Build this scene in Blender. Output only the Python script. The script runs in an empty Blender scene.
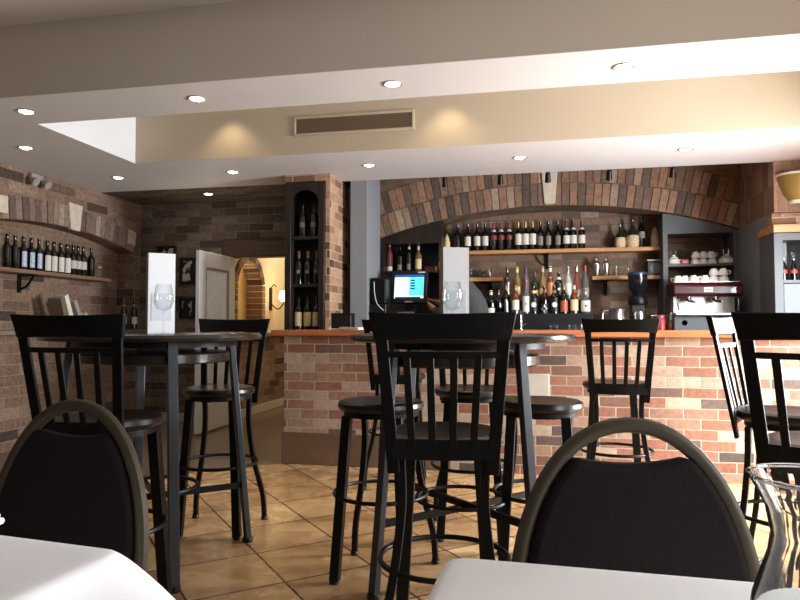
import bpy, bmesh, math, random
from mathutils import Vector, Matrix, Euler
random.seed(7)
PI = math.pi
scn = bpy.context.scene
COL = scn.collection

# ------------------------------------------------------------------ camera model (metres; X right along the bar, Y depth, Z up)
F = 660.0; CAMZ = 1.10; YAW = math.radians(11.6)
CY, SY = math.cos(YAW), math.sin(YAW); HOR = 325.0
def CW(xc, zc):                       # distance right / ahead of the viewer -> room X, Y
    return (CY*xc - SY*zc, SY*xc + CY*zc)
def W(px, zc): return CW((px-400)/F*zc, zc)
def onY(px, Y):                       # X of a sight line on a plane of constant Y
    u = (px-400)/F; zc = Y/(CY+SY*u); return CW(u*zc, zc)[0]
def onX(px, X):                       # Y of a sight line on a plane of constant X
    u = (px-400)/F; zc = X/(CY*u-SY); return CW(u*zc, zc)[1]
def onZ(px, py, Z):
    zc = (CAMZ-Z)*F/(py-HOR); return W(px, zc)
def zatY(px, py, Y):
    u = (px-400)/F; zc = Y/(CY+SY*u); return CAMZ+(HOR-py)/F*zc

# ------------------------------------------------------------------ materials
MATS = {}
def newmat(name):
    m = bpy.data.materials.new(name); m.use_nodes = True
    nt = m.node_tree; b = nt.nodes['Principled BSDF']
    return m, nt, b
def N(nt, t, **kw):
    n = nt.nodes.new(t)
    for k, v in kw.items(): setattr(n, k, v)
    return n
def lin(c):
    return tuple((x/12.92 if x <= .04045 else ((x+.055)/1.055)**2.4) for x in [v/255 for v in c])+(1,)
def mat(name, rgb, rough=.5, metal=0, var=.0, scale=8, emit=0, coat=0, spec=None, bump=0, ecol=None, trans=0, alpha=None):
    if name in MATS: return MATS[name]
    m, nt, b = newmat(name)
    c = lin(rgb)
    b.inputs['Base Color'].default_value = c
    b.inputs['Roughness'].default_value = rough
    b.inputs['Metallic'].default_value = metal
    if spec is not None: b.inputs['Specular IOR Level'].default_value = spec
    if coat: b.inputs['Coat Weight'].default_value = coat
    if trans: b.inputs['Transmission Weight'].default_value = trans
    if emit:
        b.inputs['Emission Color'].default_value = lin(ecol or rgb); b.inputs['Emission Strength'].default_value = emit
    if var or bump:
        tc = N(nt, 'ShaderNodeTexCoord'); no = N(nt, 'ShaderNodeTexNoise')
        no.inputs['Scale'].default_value = scale; no.inputs['Detail'].default_value = 5
        nt.links.new(tc.outputs['Object'], no.inputs['Vector'])
        if var:
            r = N(nt, 'ShaderNodeValToRGB')
            r.color_ramp.elements[0].position = .3; r.color_ramp.elements[1].position = .7
            r.color_ramp.elements[0].color = tuple(max(0, x*(1-var)) for x in c[:3])+(1,)
            r.color_ramp.elements[1].color = tuple(min(1, x*(1+var)) for x in c[:3])+(1,)
            nt.links.new(no.outputs['Fac'], r.inputs['Fac']); nt.links.new(r.outputs['Color'], b.inputs['Base Color'])
        if bump:
            bp = N(nt, 'ShaderNodeBump'); bp.inputs['Strength'].default_value = bump; bp.inputs['Distance'].default_value = .004
            nt.links.new(no.outputs['Fac'], bp.inputs['Height']); nt.links.new(bp.outputs['Normal'], b.inputs['Normal'])
    MATS[name] = m
    return m
def wallcoords(nt):
    """u along the wall, v up it, whichever way the face looks"""
    tc = N(nt, 'ShaderNodeTexCoord'); g = N(nt, 'ShaderNodeNewGeometry')
    s = N(nt, 'ShaderNodeSeparateXYZ'); nt.links.new(tc.outputs['Object'], s.inputs[0])
    n = N(nt, 'ShaderNodeSeparateXYZ'); nt.links.new(g.outputs['True Normal'], n.inputs[0])
    def sel(o):
        a = N(nt, 'ShaderNodeMath', operation='ABSOLUTE'); nt.links.new(o, a.inputs[0])
        c = N(nt, 'ShaderNodeMath', operation='GREATER_THAN'); c.inputs[1].default_value = .6
        nt.links.new(a.outputs[0], c.inputs[0]); return c.outputs[0]
    def mix(f, a, b):
        m = N(nt, 'ShaderNodeMix', data_type='FLOAT'); nt.links.new(f, m.inputs[0]); nt.links.new(a, m.inputs[2]); nt.links.new(b, m.inputs[3]); return m.outputs[0]
    u = mix(sel(n.outputs[0]), s.outputs[0], s.outputs[1]); v = mix(sel(n.outputs[2]), s.outputs[2], s.outputs[1])
    c = N(nt, 'ShaderNodeCombineXYZ'); nt.links.new(u, c.inputs[0]); nt.links.new(v, c.inputs[1])
    return c.outputs[0], tc
def ramp(nt, stops, fac):
    r = N(nt, 'ShaderNodeValToRGB'); r.color_ramp.interpolation = 'LINEAR'
    el = r.color_ramp.elements
    while len(el) < len(stops): el.new(.5)
    for e, (p, c) in zip(el, stops): e.position = p; e.color = lin(c)
    nt.links.new(fac, r.inputs['Fac']); return r.outputs['Color']
def mixc(nt, f, a, b, mode='MIX'):
    m = N(nt, 'ShaderNodeMix', data_type='RGBA', blend_type=mode)
    for sock, v in ((m.inputs[0], f), (m.inputs[6], a), (m.inputs[7], b)):
        if isinstance(v, (int, float)): sock.default_value = v
        elif isinstance(v, tuple): sock.default_value = v
        else: nt.links.new(v, sock)
    return m.outputs[2]
def brick(name, stops, mortar, bw=.225, bh=.075, ms=.006, rough=.85, grime=.35, tone=1.0):
    m, nt, b = newmat(name)
    uv, tc = wallcoords(nt)
    wob = N(nt, 'ShaderNodeTexNoise'); wob.inputs['Scale'].default_value = 9
    nt.links.new(tc.outputs['Object'], wob.inputs['Vector'])
    wv = N(nt, 'ShaderNodeVectorMath', operation='MULTIPLY_ADD'); wv.inputs[1].default_value = (.012, .012, 0)
    nt.links.new(wob.outputs['Color'], wv.inputs[0]); nt.links.new(uv, wv.inputs[2])
    bt = N(nt, 'ShaderNodeTexBrick'); bt.offset = .5
    bt.inputs['Scale'].default_value = 1; bt.inputs['Brick Width'].default_value = bw; bt.inputs['Row Height'].default_value = bh
    bt.inputs['Mortar Size'].default_value = ms; bt.inputs['Mortar Smooth'].default_value = .3
    bt.inputs['Color1'].default_value = (0, 0, 0, 1); bt.inputs['Color2'].default_value = (1, 1, 1, 1); bt.inputs['Mortar'].default_value = (.5, .5, .5, 1)
    nt.links.new(wv.outputs[0], bt.inputs['Vector'])
    sx = N(nt, 'ShaderNodeSeparateColor'); nt.links.new(bt.outputs['Color'], sx.inputs[0])
    col = ramp(nt, stops, sx.outputs[0])
    n2 = N(nt, 'ShaderNodeTexNoise'); n2.inputs['Scale'].default_value = 30; n2.inputs['Detail'].default_value = 6
    nt.links.new(tc.outputs['Object'], n2.inputs['Vector'])
    g = ramp(nt, [(.3, (120, 115, 110)), (.7, (255, 250, 245))], n2.outputs['Fac'])
    col = mixc(nt, grime, col, g, 'MULTIPLY')
    n3 = N(nt, 'ShaderNodeTexNoise'); n3.inputs['Scale'].default_value = 1.7; n3.inputs['Detail'].default_value = 3
    nt.links.new(tc.outputs['Object'], n3.inputs['Vector'])
    g3 = ramp(nt, [(.35, (165, 160, 155)), (.65, (255, 255, 255))], n3.outputs['Fac'])
    col = mixc(nt, .5, col, g3, 'MULTIPLY')
    col = mixc(nt, bt.outputs['Fac'], col, lin(mortar))
    nt.links.new(col, b.inputs['Base Color']); b.inputs['Roughness'].default_value = rough
    b.inputs['Specular IOR Level'].default_value = .25
    inv = N(nt, 'ShaderNodeMath', operation='SUBTRACT'); inv.inputs[0].default_value = 1; nt.links.new(bt.outputs['Fac'], inv.inputs[1])
    ad = N(nt, 'ShaderNodeMath', operation='MULTIPLY_ADD'); ad.inputs[1].default_value = .35
    nt.links.new(n2.outputs['Fac'], ad.inputs[0]); nt.links.new(inv.outputs[0], ad.inputs[2])
    bp = N(nt, 'ShaderNodeBump'); bp.inputs['Strength'].default_value = .7; bp.inputs['Distance'].default_value = .012
    nt.links.new(ad.outputs[0], bp.inputs['Height']); nt.links.new(bp.outputs['Normal'], b.inputs['Normal'])
    MATS[name] = m; return m
def island(name, stops, rough=.8, bump=.5):
    m, nt, b = newmat(name)
    g = N(nt, 'ShaderNodeNewGeometry'); col = ramp(nt, stops, g.outputs['Random Per Island'])
    tc = N(nt, 'ShaderNodeTexCoord'); n2 = N(nt, 'ShaderNodeTexNoise'); n2.inputs['Scale'].default_value = 28; n2.inputs['Detail'].default_value = 6
    nt.links.new(tc.outputs['Object'], n2.inputs['Vector'])
    gg = ramp(nt, [(.3, (130, 122, 115)), (.7, (255, 252, 248))], n2.outputs['Fac'])
    col = mixc(nt, .5, col, gg, 'MULTIPLY'); nt.links.new(col, b.inputs['Base Color'])
    b.inputs['Roughness'].default_value = rough; b.inputs['Specular IOR Level'].default_value = .25
    bp = N(nt, 'ShaderNodeBump'); bp.inputs['Strength'].default_value = bump; bp.inputs['Distance'].default_value = .006
    nt.links.new(n2.outputs['Fac'], bp.inputs['Height']); nt.links.new(bp.outputs['Normal'], b.inputs['Normal'])
    MATS[name] = m; return m
def wood(name, c1, c2, rough=.45, axis=0, coat=0):
    m, nt, b = newmat(name)
    tc = N(nt, 'ShaderNodeTexCoord'); mp = N(nt, 'ShaderNodeMapping')
    s = [26, 26, 26]; s[axis] = 2.0; mp.inputs['Scale'].default_value = s
    nt.links.new(tc.outputs['Object'], mp.inputs['Vector'])
    n = N(nt, 'ShaderNodeTexNoise'); n.inputs['Scale'].default_value = 1; n.inputs['Detail'].default_value = 6; n.inputs['Distortion'].default_value = .6
    nt.links.new(mp.outputs[0], n.inputs['Vector'])
    col = ramp(nt, [(.3, c1), (.7, c2)], n.outputs['Fac']); nt.links.new(col, b.inputs['Base Color'])
    b.inputs['Roughness'].default_value = rough; b.inputs['Coat Weight'].default_value = coat
    MATS[name] = m; return m
def clearglass(name, tint=(240, 245, 246), base=.04, edge=.75, rough=.02):
    m, nt, b = newmat(name); nt.nodes.remove(b)
    out = nt.nodes['Material Output']
    t = N(nt, 'ShaderNodeBsdfTransparent'); t.inputs[0].default_value = lin(tint)
    g = N(nt, 'ShaderNodeBsdfGlossy'); g.inputs['Roughness'].default_value = rough; g.inputs['Color'].default_value = (.7, .72, .74, 1)
    lw = N(nt, 'ShaderNodeLayerWeight'); lw.inputs['Blend'].default_value = .35
    mr = N(nt, 'ShaderNodeMapRange'); mr.inputs['To Min'].default_value = base; mr.inputs['To Max'].default_value = edge
    nt.links.new(lw.outputs['Facing'], mr.inputs['Value'])
    mx = N(nt, 'ShaderNodeMixShader'); nt.links.new(mr.outputs[0], mx.inputs[0]); nt.links.new(t.outputs[0], mx.inputs[1]); nt.links.new(g.outputs[0], mx.inputs[2])
    nt.links.new(mx.outputs[0], out.inputs[0]); MATS[name] = m; return m

B_BAR = brick('bar brick', [(0, (90, 78, 72)), (.1, (110, 96, 88)), (.22, (150, 106, 86)), (.48, (162, 114, 95)), (.66, (162, 126, 107)), (.8, (184, 157, 136)), (1, (200, 183, 162))], (168, 153, 136), .228, .0735, .005)
B_BACK = brick('back wall brick', [(0, (112, 98, 86)), (.3, (138, 112, 94)), (.6, (150, 120, 100)), (.85, (150, 130, 114)), (1, (172, 152, 132))], (112, 102, 92), .2, .076, .005)
B_DARK = brick('left wall brick', [(0, (84, 70, 62)), (.06, (106, 90, 80)), (.14, (148, 122, 104)), (.7, (160, 134, 116)), (1, (176, 152, 134))], (152, 127, 110), .34, .095, .004, grime=.6)
B_VAULT = brick('vault brick', [(0, (104, 92, 84)), (.4, (138, 122, 110)), (1, (166, 150, 136))], (118, 104, 94), .24, .07, .007, grime=.8)
B_COL = brick('pillar brick', [(0, (96, 76, 64)), (.25, (160, 118, 92)), (.6, (190, 148, 118)), (1, (214, 178, 146))], (176, 158, 138), .22, .078, .006)
B_SOLD = island('soldier brick', [(0, (98, 86, 78)), (.25, (124, 106, 94)), (.5, (152, 120, 98)), (.75, (168, 130, 106)), (.93, (172, 148, 128)), (1, (186, 166, 146))])
B_SOLDD = island('dim soldier brick', [(0, (112, 94, 84)), (.4, (138, 118, 106)), (.8, (158, 138, 124)), (1, (176, 158, 144))])
M_WHITE = mat('white ceiling paint', (222, 224, 226), .6, var=.015, scale=3)
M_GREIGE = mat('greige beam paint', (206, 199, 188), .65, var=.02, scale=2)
M_TAN = mat('tan bulkhead paint', (186, 170, 146), .6, var=.02, scale=2)
M_CREAM = mat('cream plaster', (226, 210, 180), .7, var=.06, scale=5, bump=.2)
M_GREY = mat('grey paint', (126, 130, 134), .55, var=.02, scale=4)
M_GREYD = mat('dark grey paint', (84, 86, 88), .5, var=.04, scale=5)
M_BLACK = mat('black lacquer', (12, 12, 13), .5, spec=.18, var=.1, scale=20)
M_BLACKM = mat('black powder coated metal', (13, 13, 14), .42, spec=.25, var=.1, scale=40)
M_SEATW = mat('black stained seat', (18, 15, 14), .3, var=.15, scale=14)
M_TABLEM = mat('charcoal table metal', (52, 56, 62), .38, metal=.35, var=.06, scale=30)
M_TABLET = mat('dark laminate top', (40, 36, 35), .22, var=.12, scale=12)
M_DWOOD = wood('dark stained wood', (26, 20, 17), (44, 33, 27), .4, 2)
M_OAK = wood('oak shelf', (166, 116, 72), (204, 156, 104), .5, 0)
M_DSHELF = wood('brown shelf', (104, 78, 58), (136, 104, 80), .55, 1)
M_COUNTER = wood('red brown counter wood', (160, 86, 48), (196, 122, 76), .3, 0, .25)
M_LINTEL = wood('old beam wood', (52, 38, 30), (84, 62, 48), .7, 0)
M_STEEL = mat('brushed steel', (196, 196, 194), .28, metal=1, var=.05, scale=30)
M_CHROME = mat('chrome', (220, 220, 222), .12, metal=1)
M_CUP = mat('white glazed china', (238, 236, 230), .2, coat=.3)
M_PLAST = mat('black plastic', (14, 14, 15), .4)
M_LABELW = mat('white paper label', (214, 210, 198), .6, var=.05, scale=60)
M_LABELC = mat('cream paper label', (222, 200, 152), .6, var=.06, scale=60)
M_LABELR = mat('dark red label', (128, 48, 44), .55, var=.1, scale=60)
M_LABELK = mat('grey label', (132, 122, 110), .55, var=.15, scale=60)
M_GOLD = mat('gold foil', (168, 128, 78), .35, metal=.6)
M_REDC = mat('red cap', (176, 40, 36), .4)
M_WINE = mat('dark wine glass', (14, 17, 14), .07, coat=.5)
M_WINEB = mat('near black glass', (9, 9, 10), .07, coat=.5)
M_GREENG = mat('green bottle glass', (28, 38, 24), .08, coat=.5)
M_AMBER = mat('amber spirit', (92, 52, 24), .08, coat=.5)
M_GOLDL = mat('golden spirit', (124, 100, 56), .08, coat=.5)
M_CLEARB = mat('clear spirit', (84, 86, 82), .08, coat=.5)
M_PINKB = mat('rose spirit', (112, 58, 52), .08, coat=.5)
M_WHITEB = mat('white bottle', (160, 158, 150), .2, coat=.4)
M_STRAW = mat('woven straw', (206, 182, 146), .8, var=.25, scale=70, bump=.6)
M_SKIN = mat('skin', (206, 158, 132), .5)
M_HAIR = mat('dark hair', (40, 30, 26), .6)
M_SHIRT = mat('charcoal grey cotton', (60, 60, 62), .85, var=.12, scale=40, bump=.2)
M_APRON = mat('black cotton', (18, 18, 19), .85)
M_FABRIC = mat('dark brown upholstery', (33, 26, 26), .9, spec=.15, var=.1, scale=120, bump=.3)
M_BRONZE = mat('olive bronze tube', (66, 58, 42), .5, metal=.2, var=.08, scale=30)
M_CLOTH = mat('white tablecloth', (240, 241, 244), .75, var=.015, scale=4, bump=.05)
M_CARD = mat('white card', (244, 247, 252), .5)
M_BASEB = mat('white skirting', (196, 192, 186), .5)
M_DOORW = mat('white door paint', (210, 212, 216), .45)
M_FROST = mat('frosted glass', (214, 228, 250), .35, var=.08, scale=14)  # pale blue base colour stands in for window light reflected in the pane
M_PLINTH = mat('brown stone plinth', (104, 78, 58), .6, var=.15, scale=6, bump=.2)
M_PANEL = mat('grey stone panel', (178, 172, 162), .6, var=.08, scale=9)
M_GLASS = clearglass('clear glass', base=.05, edge=.6)
M_GLASS2 = clearglass('bar glass', tint=(252, 253, 253), base=.01, edge=.32)
M_LAMP = mat('lit lamp', (255, 238, 210), .5, emit=25)
M_SHADE = mat('amber glass shade', (140, 116, 58), .35, emit=.04)
M_SHADEL = mat('lit lamp shade', (255, 214, 140), .4, emit=9)
M_MAROON = mat('maroon enamel', (66, 22, 25), .3, coat=.25)
M_RED = mat('red tin', (190, 52, 52), .4)
M_LEDGE = mat('grey brown ledge', (122, 112, 104), .5, var=.1, scale=12)

# floor tile
def floor_mat():
    m, nt, b = newmat('diagonal stone tile')
    tc = N(nt, 'ShaderNodeTexCoord'); mp = N(nt, 'ShaderNodeMapping', vector_type='POINT')
    ang = math.radians(41)
    c, s = math.cos(-ang), math.sin(-ang)
    bx, by = CW(-.634, 2.79); ax, ay = CW(-.76, 3.345)
    v0 = s*bx + c*by; u0 = c*ax - s*ay
    mp.inputs['Rotation'].default_value = (0, 0, -ang); mp.inputs['Location'].default_value = (-u0, -v0, 0)
    nt.links.new(tc.outputs['Object'], mp.inputs['Vector'])
    bt = N(nt, 'ShaderNodeTexBrick'); bt.offset = 0
    for k, v in (('Scale', 1), ('Brick Width', .41), ('Row Height', .41), ('Mortar Size', .006), ('Mortar Smooth', .2)): bt.inputs[k].default_value = v
    bt.inputs['Color1'].default_value = (0, 0, 0, 1); bt.inputs['Color2'].default_value = (1, 1, 1, 1)
    nt.links.new(mp.outputs[0], bt.inputs['Vector'])
    sc = N(nt, 'ShaderNodeSeparateColor'); nt.links.new(bt.outputs['Color'], sc.inputs[0])
    col = ramp(nt, [(0, (182, 148, 108)), (.5, (204, 170, 126)), (1, (220, 192, 150))], sc.outputs[0])
    n = N(nt, 'ShaderNodeTexNoise'); n.inputs['Scale'].default_value = 4.5; n.inputs['Detail'].default_value = 7; n.inputs['Distortion'].default_value = 1.2
    nt.links.new(mp.outputs[0], n.inputs['Vector'])
    g = ramp(nt, [(.3, (176, 150, 122)), (.7, (255, 250, 240))], n.outputs['Fac'])
    col = mixc(nt, .75, col, g, 'MULTIPLY'); col = mixc(nt, bt.outputs['Fac'], col, lin((74, 54, 38)))
    nt.links.new(col, b.inputs['Base Color'])
    rr = N(nt, 'ShaderNodeMapRange'); rr.inputs['To Min'].default_value = .18; rr.inputs['To Max'].default_value = .36
    nt.links.new(n.outputs['Fac'], rr.inputs['Value']); nt.links.new(rr.outputs[0], b.inputs['Roughness'])
    inv = N(nt, 'ShaderNodeMath', operation='SUBTRACT'); inv.inputs[0].default_value = 1; nt.links.new(bt.outputs['Fac'], inv.inputs[1])
    bp = N(nt, 'ShaderNodeBump'); bp.inputs['Strength'].default_value = .5; bp.inputs['Distance'].default_value = .004
    nt.links.new(inv.outputs[0], bp.inputs['Height']); nt.links.new(bp.outputs['Normal'], b.inputs['Normal'])
    return m
M_TILE = floor_mat()
M_GFLOOR = wood('grey brown boards', (92, 80, 66), (122, 106, 88), .3, 1)

# ------------------------------------------------------------------ mesh helpers
def BM(): return bmesh.new()
def box(bm, x0, x1, y0, y1, z0, z1, M=None):
    v = [bm.verts.new((x, y, z)) for x in (x0, x1) for y in (y0, y1) for z in (z0, z1)]
    if M is not None:
        for q in v: q.co = M @ q.co
    for f in ((0, 1, 3, 2), (4, 6, 7, 5), (0, 4, 5, 1), (2, 3, 7, 6), (0, 2, 6, 4), (1, 5, 7, 3)):
        bm.faces.new([v[i] for i in f])
    return bm
def quad(bm, *pts): bm.faces.new([bm.verts.new(p) for p in pts])
def prism(bm, poly, w0, w1, fn):
    """poly of (s,t), extruded from w0 to w1; fn(s,t,w)->xyz"""
    a = [bm.verts.new(fn(s, t, w0)) for s, t in poly]; b = [bm.verts.new(fn(s, t, w1)) for s, t in poly]
    n = len(poly); bm.faces.new(a[::-1]); bm.faces.new(b)
    for i in range(n): bm.faces.new([a[i], a[(i+1) % n], b[(i+1) % n], b[i]])
    return bm
def lathe(bm, prof, seg=20, a0=0, a1=2*PI, c=(0, 0, 0), M=None):
    full = abs(a1-a0) >= 2*PI-1e-4
    n = seg if full else seg+1
    rows = []
    for r, z in prof:
        if r < 1e-6 and full:
            rows.append([bm.verts.new((c[0], c[1], c[2]+z))]); continue
        rows.append([bm.verts.new((c[0]+r*math.cos(a0+(a1-a0)*k/seg), c[1]+r*math.sin(a0+(a1-a0)*k/seg), c[2]+z)) for k in range(n)])
    if M is not None:
        for row in rows:
            for q in row: q.co = M @ q.co
    for A, B in zip(rows, rows[1:]):
        m = seg
        for k in range(m):
            k2 = (k+1) % n
            if len(A) == 1 and len(B) == 1: continue
            if len(A) == 1: bm.faces.new([A[0], B[k2], B[k]])
            elif len(B) == 1: bm.faces.new([A[k], A[k2], B[0]])
            else: bm.faces.new([A[k], A[k2], B[k2], B[k]])
    return bm
def smoothpts(pts, n=6):
    P = [Vector(p) for p in pts]; out = []
    Q = [2*P[0]-P[1]] + P + [2*P[-1]-P[-2]]
    for i in range(1, len(Q)-2):
        a, b, c, d = Q[i-1], Q[i], Q[i+1], Q[i+2]
        for k in range(n):
            t = k/n
            out.append(.5*((2*b)+(c-a)*t+(2*a-5*b+4*c-d)*t*t+(3*b-a-3*c+d)*t**3))
    out.append(P[-1]); return out
def sweep(bm, pts, prof, closed=False, up=None, scale=None):
    """sweep a closed cross-section prof [(a,b)] along pts"""
    P = [Vector(p) for p in pts]; n = len(P); rows = []; ref = None
    for i in range(n):
        if closed: t = P[(i+1) % n]-P[i-1]
        else: t = P[min(i+1, n-1)]-P[max(i-1, 0)]
        t.normalize()
        u = Vector(up) if up else (Vector((0, 0, 1)) if ref is None and abs(t.z) < .95 else (ref if ref is not None else Vector((0, 1, 0))))
        s = t.cross(u)
        if s.length < 1e-4: s = t.cross(Vector((1, 0, 0)))
        s.normalize(); w = s.cross(t).normalized()
        if not up: ref = w
        k = scale[i] if scale else 1
        rows.append([bm.verts.new(P[i]+s*a*k+w*b*k) for a, b in prof])
    m = len(prof)
    rng = range(n) if closed else range(n-1)
    for i in rng:
        A, B = rows[i], rows[(i+1) % n]
        for j in range(m): bm.faces.new([A[j], A[(j+1) % m], B[(j+1) % m], B[j]])
    if not closed: bm.faces.new(rows[0][::-1]); bm.faces.new(rows[-1])
    return bm
def circ(r, n=8): return [(r*math.cos(2*PI*k/n), r*math.sin(2*PI*k/n)) for k in range(n)]
def rect(a, b): return [(-a/2, -b/2), (a/2, -b/2), (a/2, b/2), (-a/2, b/2)]
def tube(bm, pts, r, n=8, closed=False, up=None, scale=None): return sweep(bm, pts, circ(r, n), closed, up, scale)
def ring(bm, R, r, z, cx=0, cy=0, n=36, m=8):
    return tube(bm, [(cx+R*math.cos(2*PI*k/n), cy+R*math.sin(2*PI*k/n), z) for k in range(n)], r, m, True, up=(0, 0, 1))
def obj(name, bm, m, parent=None, bevel=0, smooth=True, label=None, seg=2):
    bmesh.ops.recalc_face_normals(bm, faces=bm.faces)
    me = bpy.data.meshes.new(name); bm.to_mesh(me); bm.free()
    if smooth:
        for p in me.polygons: p.use_smooth = True
        me.set_sharp_from_angle(angle=math.radians(35))
    me.materials.append(m)
    o = bpy.data.objects.new(name, me); COL.objects.link(o)
    if parent is not None: o.parent = parent
    if bevel:
        b = o.modifiers.new('bevel', 'BEVEL'); b.width = bevel; b.segments = seg; b.limit_method = 'ANGLE'; b.angle_limit = math.radians(40)
    if label: o['label'] = label
    return o
def tag(o, label, cat, group=None):
    o['label'] = label; o['category'] = cat
    if group: o['group'] = group
    return o
def thing(name, label, cat, loc=(0, 0, 0), rz=0, group=None):
    o = bpy.data.objects.new(name, None); COL.objects.link(o); o.empty_display_size = .05
    o.location = loc; o.rotation_euler = (0, 0, rz)
    return tag(o, label, cat, group)
def struct(name, bm, m, **k):
    o = obj(name, bm, m, smooth=k.pop('smooth', False), **k); o['kind'] = 'structure'; return o
def dup(root, loc, rz, label, group=None):
    r = root.copy(); COL.objects.link(r); r.location = loc; r.rotation_euler = (0, 0, rz)
    r['label'] = label
    if group: r['group'] = group
    for ch in list(root.children):
        c = ch.copy(); COL.objects.link(c); c.parent = r
        for g in list(ch.children):
            d = g.copy(); COL.objects.link(d); d.parent = c
    return r
ORD = ['first', 'second', 'third', 'fourth', 'fifth', 'sixth', 'seventh', 'eighth', 'ninth', 'tenth', 'eleventh', 'twelfth', 'thirteenth', 'fourteenth', 'fifteenth', 'sixteenth', 'seventeenth', 'eighteenth', 'nineteenth', 'twentieth']

# arched wall: s along the wall, z up, w through it
def arch_pts(a0, a1, spring, rise, n=28):
    hs = (a1-a0)/2; c = (a0+a1)/2; R = (hs*hs+rise*rise)/(2*rise); zc = spring+rise-R; A = math.asin(min(1, hs/R))
    if rise > hs: A = PI-A
    return [(c+R*math.sin(-A+2*A*k/n), zc+R*math.cos(-A+2*A*k/n)) for k in range(n+1)], R, c, zc, A
def arch_wall(bm, fn, s0, s1, z0, z1, a0, a1, base, spring, rise, w0, w1, back=False):
    pts, *_ = arch_pts(a0, a1, spring, rise)
    def q(*p): quad(bm, *[fn(*x) for x in p])
    for w in ((w0, w1) if back else (w0,)):
        if a0 > s0: q((s0, z0, w), (a0, z0, w), (a0, z1, w), (s0, z1, w))
        if a1 < s1: q((a1, z0, w), (s1, z0, w), (s1, z1, w), (a1, z1, w))
        if base > z0: q((a0, z0, w), (a1, z0, w), (a1, base, w), (a0, base, w))
        for (sa, za), (sb, zb) in zip(pts, pts[1:]): q((sa, za, w), (sb, zb, w), (sb, z1, w), (sa, z1, w))
    for (sa, za), (sb, zb) in zip(pts, pts[1:]): q((sa, za, w0), (sb, zb, w0), (sb, zb, w1), (sa, za, w1))
    q((a0, base, w0), (a0, spring, w0), (a0, spring, w1), (a0, base, w1)); q((a1, base, w0), (a1, spring, w0), (a1, spring, w1), (a1, base, w1))
    if base > z0: q((a0, base, w0), (a1, base, w0), (a1, base, w1), (a0, base, w1))
    return bm
def soldiers(bm, fn, c, zc, R0, R1, A0, A1, n, w0, w1, gap=.006):
    for k in range(n):
        t0 = A0+(A1-A0)*k/n+gap/R0/2; t1 = A0+(A1-A0)*(k+1)/n-gap/R0/2
        j = random.uniform(-.004, .004)
        poly = [(c+R*math.sin(t), zc+R*math.cos(t)) for R, t in ((R0+gap/2, t0), (R0+gap/2, t1), (R1-gap/2, t1), (R1-gap/2, t0))]
        prism(bm, poly, w0+j, w1, fn)
    return bm

# ================================================================== THE SETTING
XL, XR = -4.5, 2.95
YB, YA = 7.5, 7.1          # back wall of the bar niche, face of the brick arch
XN, XE = -1.69, 2.0        # left / right jambs of the niche
bm = BM()                                                     # tiled floor, cut along the boundary with the boards
quad(bm, (XL, -2.5, 0), (XR, -2.5, 0), (XR, 5.0, 0), (-1.95, 5.0, 0), (-2.72, 4.4, 0), (XL, 3.2, 0))
struct('floor', bm, M_TILE)
bm = BM()
quad(bm, (XL-.2, 3.2-.13, -.004), (XL, 3.2, -.004), (-2.72, 4.4, -.004), (-1.95, 5.0, -.004), (XR, 5.0, -.004), (XR, 9.4, -.004), (XL-.2, 9.4, -.004))
o = struct('floor_back', bm, M_GFLOOR)

# ceiling: near ceiling 2.95, dropped ring of soffits at 2.5, recess
ZC, ZS = 2.95, 2.50
bm = BM(); box(bm, XL-.2, XR, -2.5, 9.4, ZC, ZC+.1); struct('ceiling', bm, M_WHITE)
RX = -3.39
bm = BM(); box(bm, XL-.2, XR, 3.45, 3.95, ZS, ZC); struct('trim_1', bm, M_WHITE)
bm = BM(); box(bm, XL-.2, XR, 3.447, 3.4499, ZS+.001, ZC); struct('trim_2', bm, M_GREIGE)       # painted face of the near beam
bm = BM(); box(bm, XL-.2, XR, 5.1, 6.15, ZS, ZC); struct('trim_3', bm, M_WHITE)
bm = BM(); box(bm, RX, XR, 5.096, 5.0999, ZS+.001, ZC); struct('trim_4', bm, M_TAN)             # tan face of the bulkhead
bm = BM(); box(bm, XL-.2, RX, 3.951, 5.099, ZS, ZC); struct('trim_5', bm, M_WHITE)
bm = BM(); box(bm, XL-.2, -1.845, 6.151, 9.4, ZS, ZC); struct('ceiling_back', bm, B_VAULT)

# left wall with a blind arch
LA0, LA1 = 4.35, 6.75
fnL = lambda s, z, w: (XL-w, s, z)
bm = BM(); arch_wall(bm, fnL, -2.5, 6.9, 0, ZC, LA0, LA1, 1.05, 1.92, .14, 0, .2)
quad(bm, (XL-.2, LA0, 1.05), (XL-.2, LA1, 1.05), (XL-.2, LA1, 2.1), (XL-.2, LA0, 2.1))
struct('wall_left', bm, B_DARK)
_, R, c, zc, A = arch_pts(LA0, LA1, 1.92, .14)
bm = BM(); soldiers(bm, fnL, c, zc, R, R+.215, -A-.004, A+.012, 33, -.014, .03); struct('trim_6', bm, B_SOLDD, bevel=.004)
bm = BM(); prism(bm, [(5.70, 2.045), (5.83, 2.04), (5.86, 2.30), (5.66, 2.31)], -.02, .02, fnL); prism(bm, [(6.62, 2.02), (6.76, 2.0), (6.78, 2.16), (6.64, 2.18)], -.02, .02, fnL); prism(bm, [(4.75, 2.06), (4.9, 2.07), (4.9, 2.22), (4.75, 2.21)], -.02, .02, fnL)
struct('trim_7', bm, mat('cream stone', (204, 192, 172), .8, var=.1, scale=20), bevel=.004)
bm = BM(); box(bm, XL, XL+.16, 2.4, 6.9, 1.015, 1.05); struct('trim_8', bm, M_LEDGE, bevel=.006)

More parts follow.
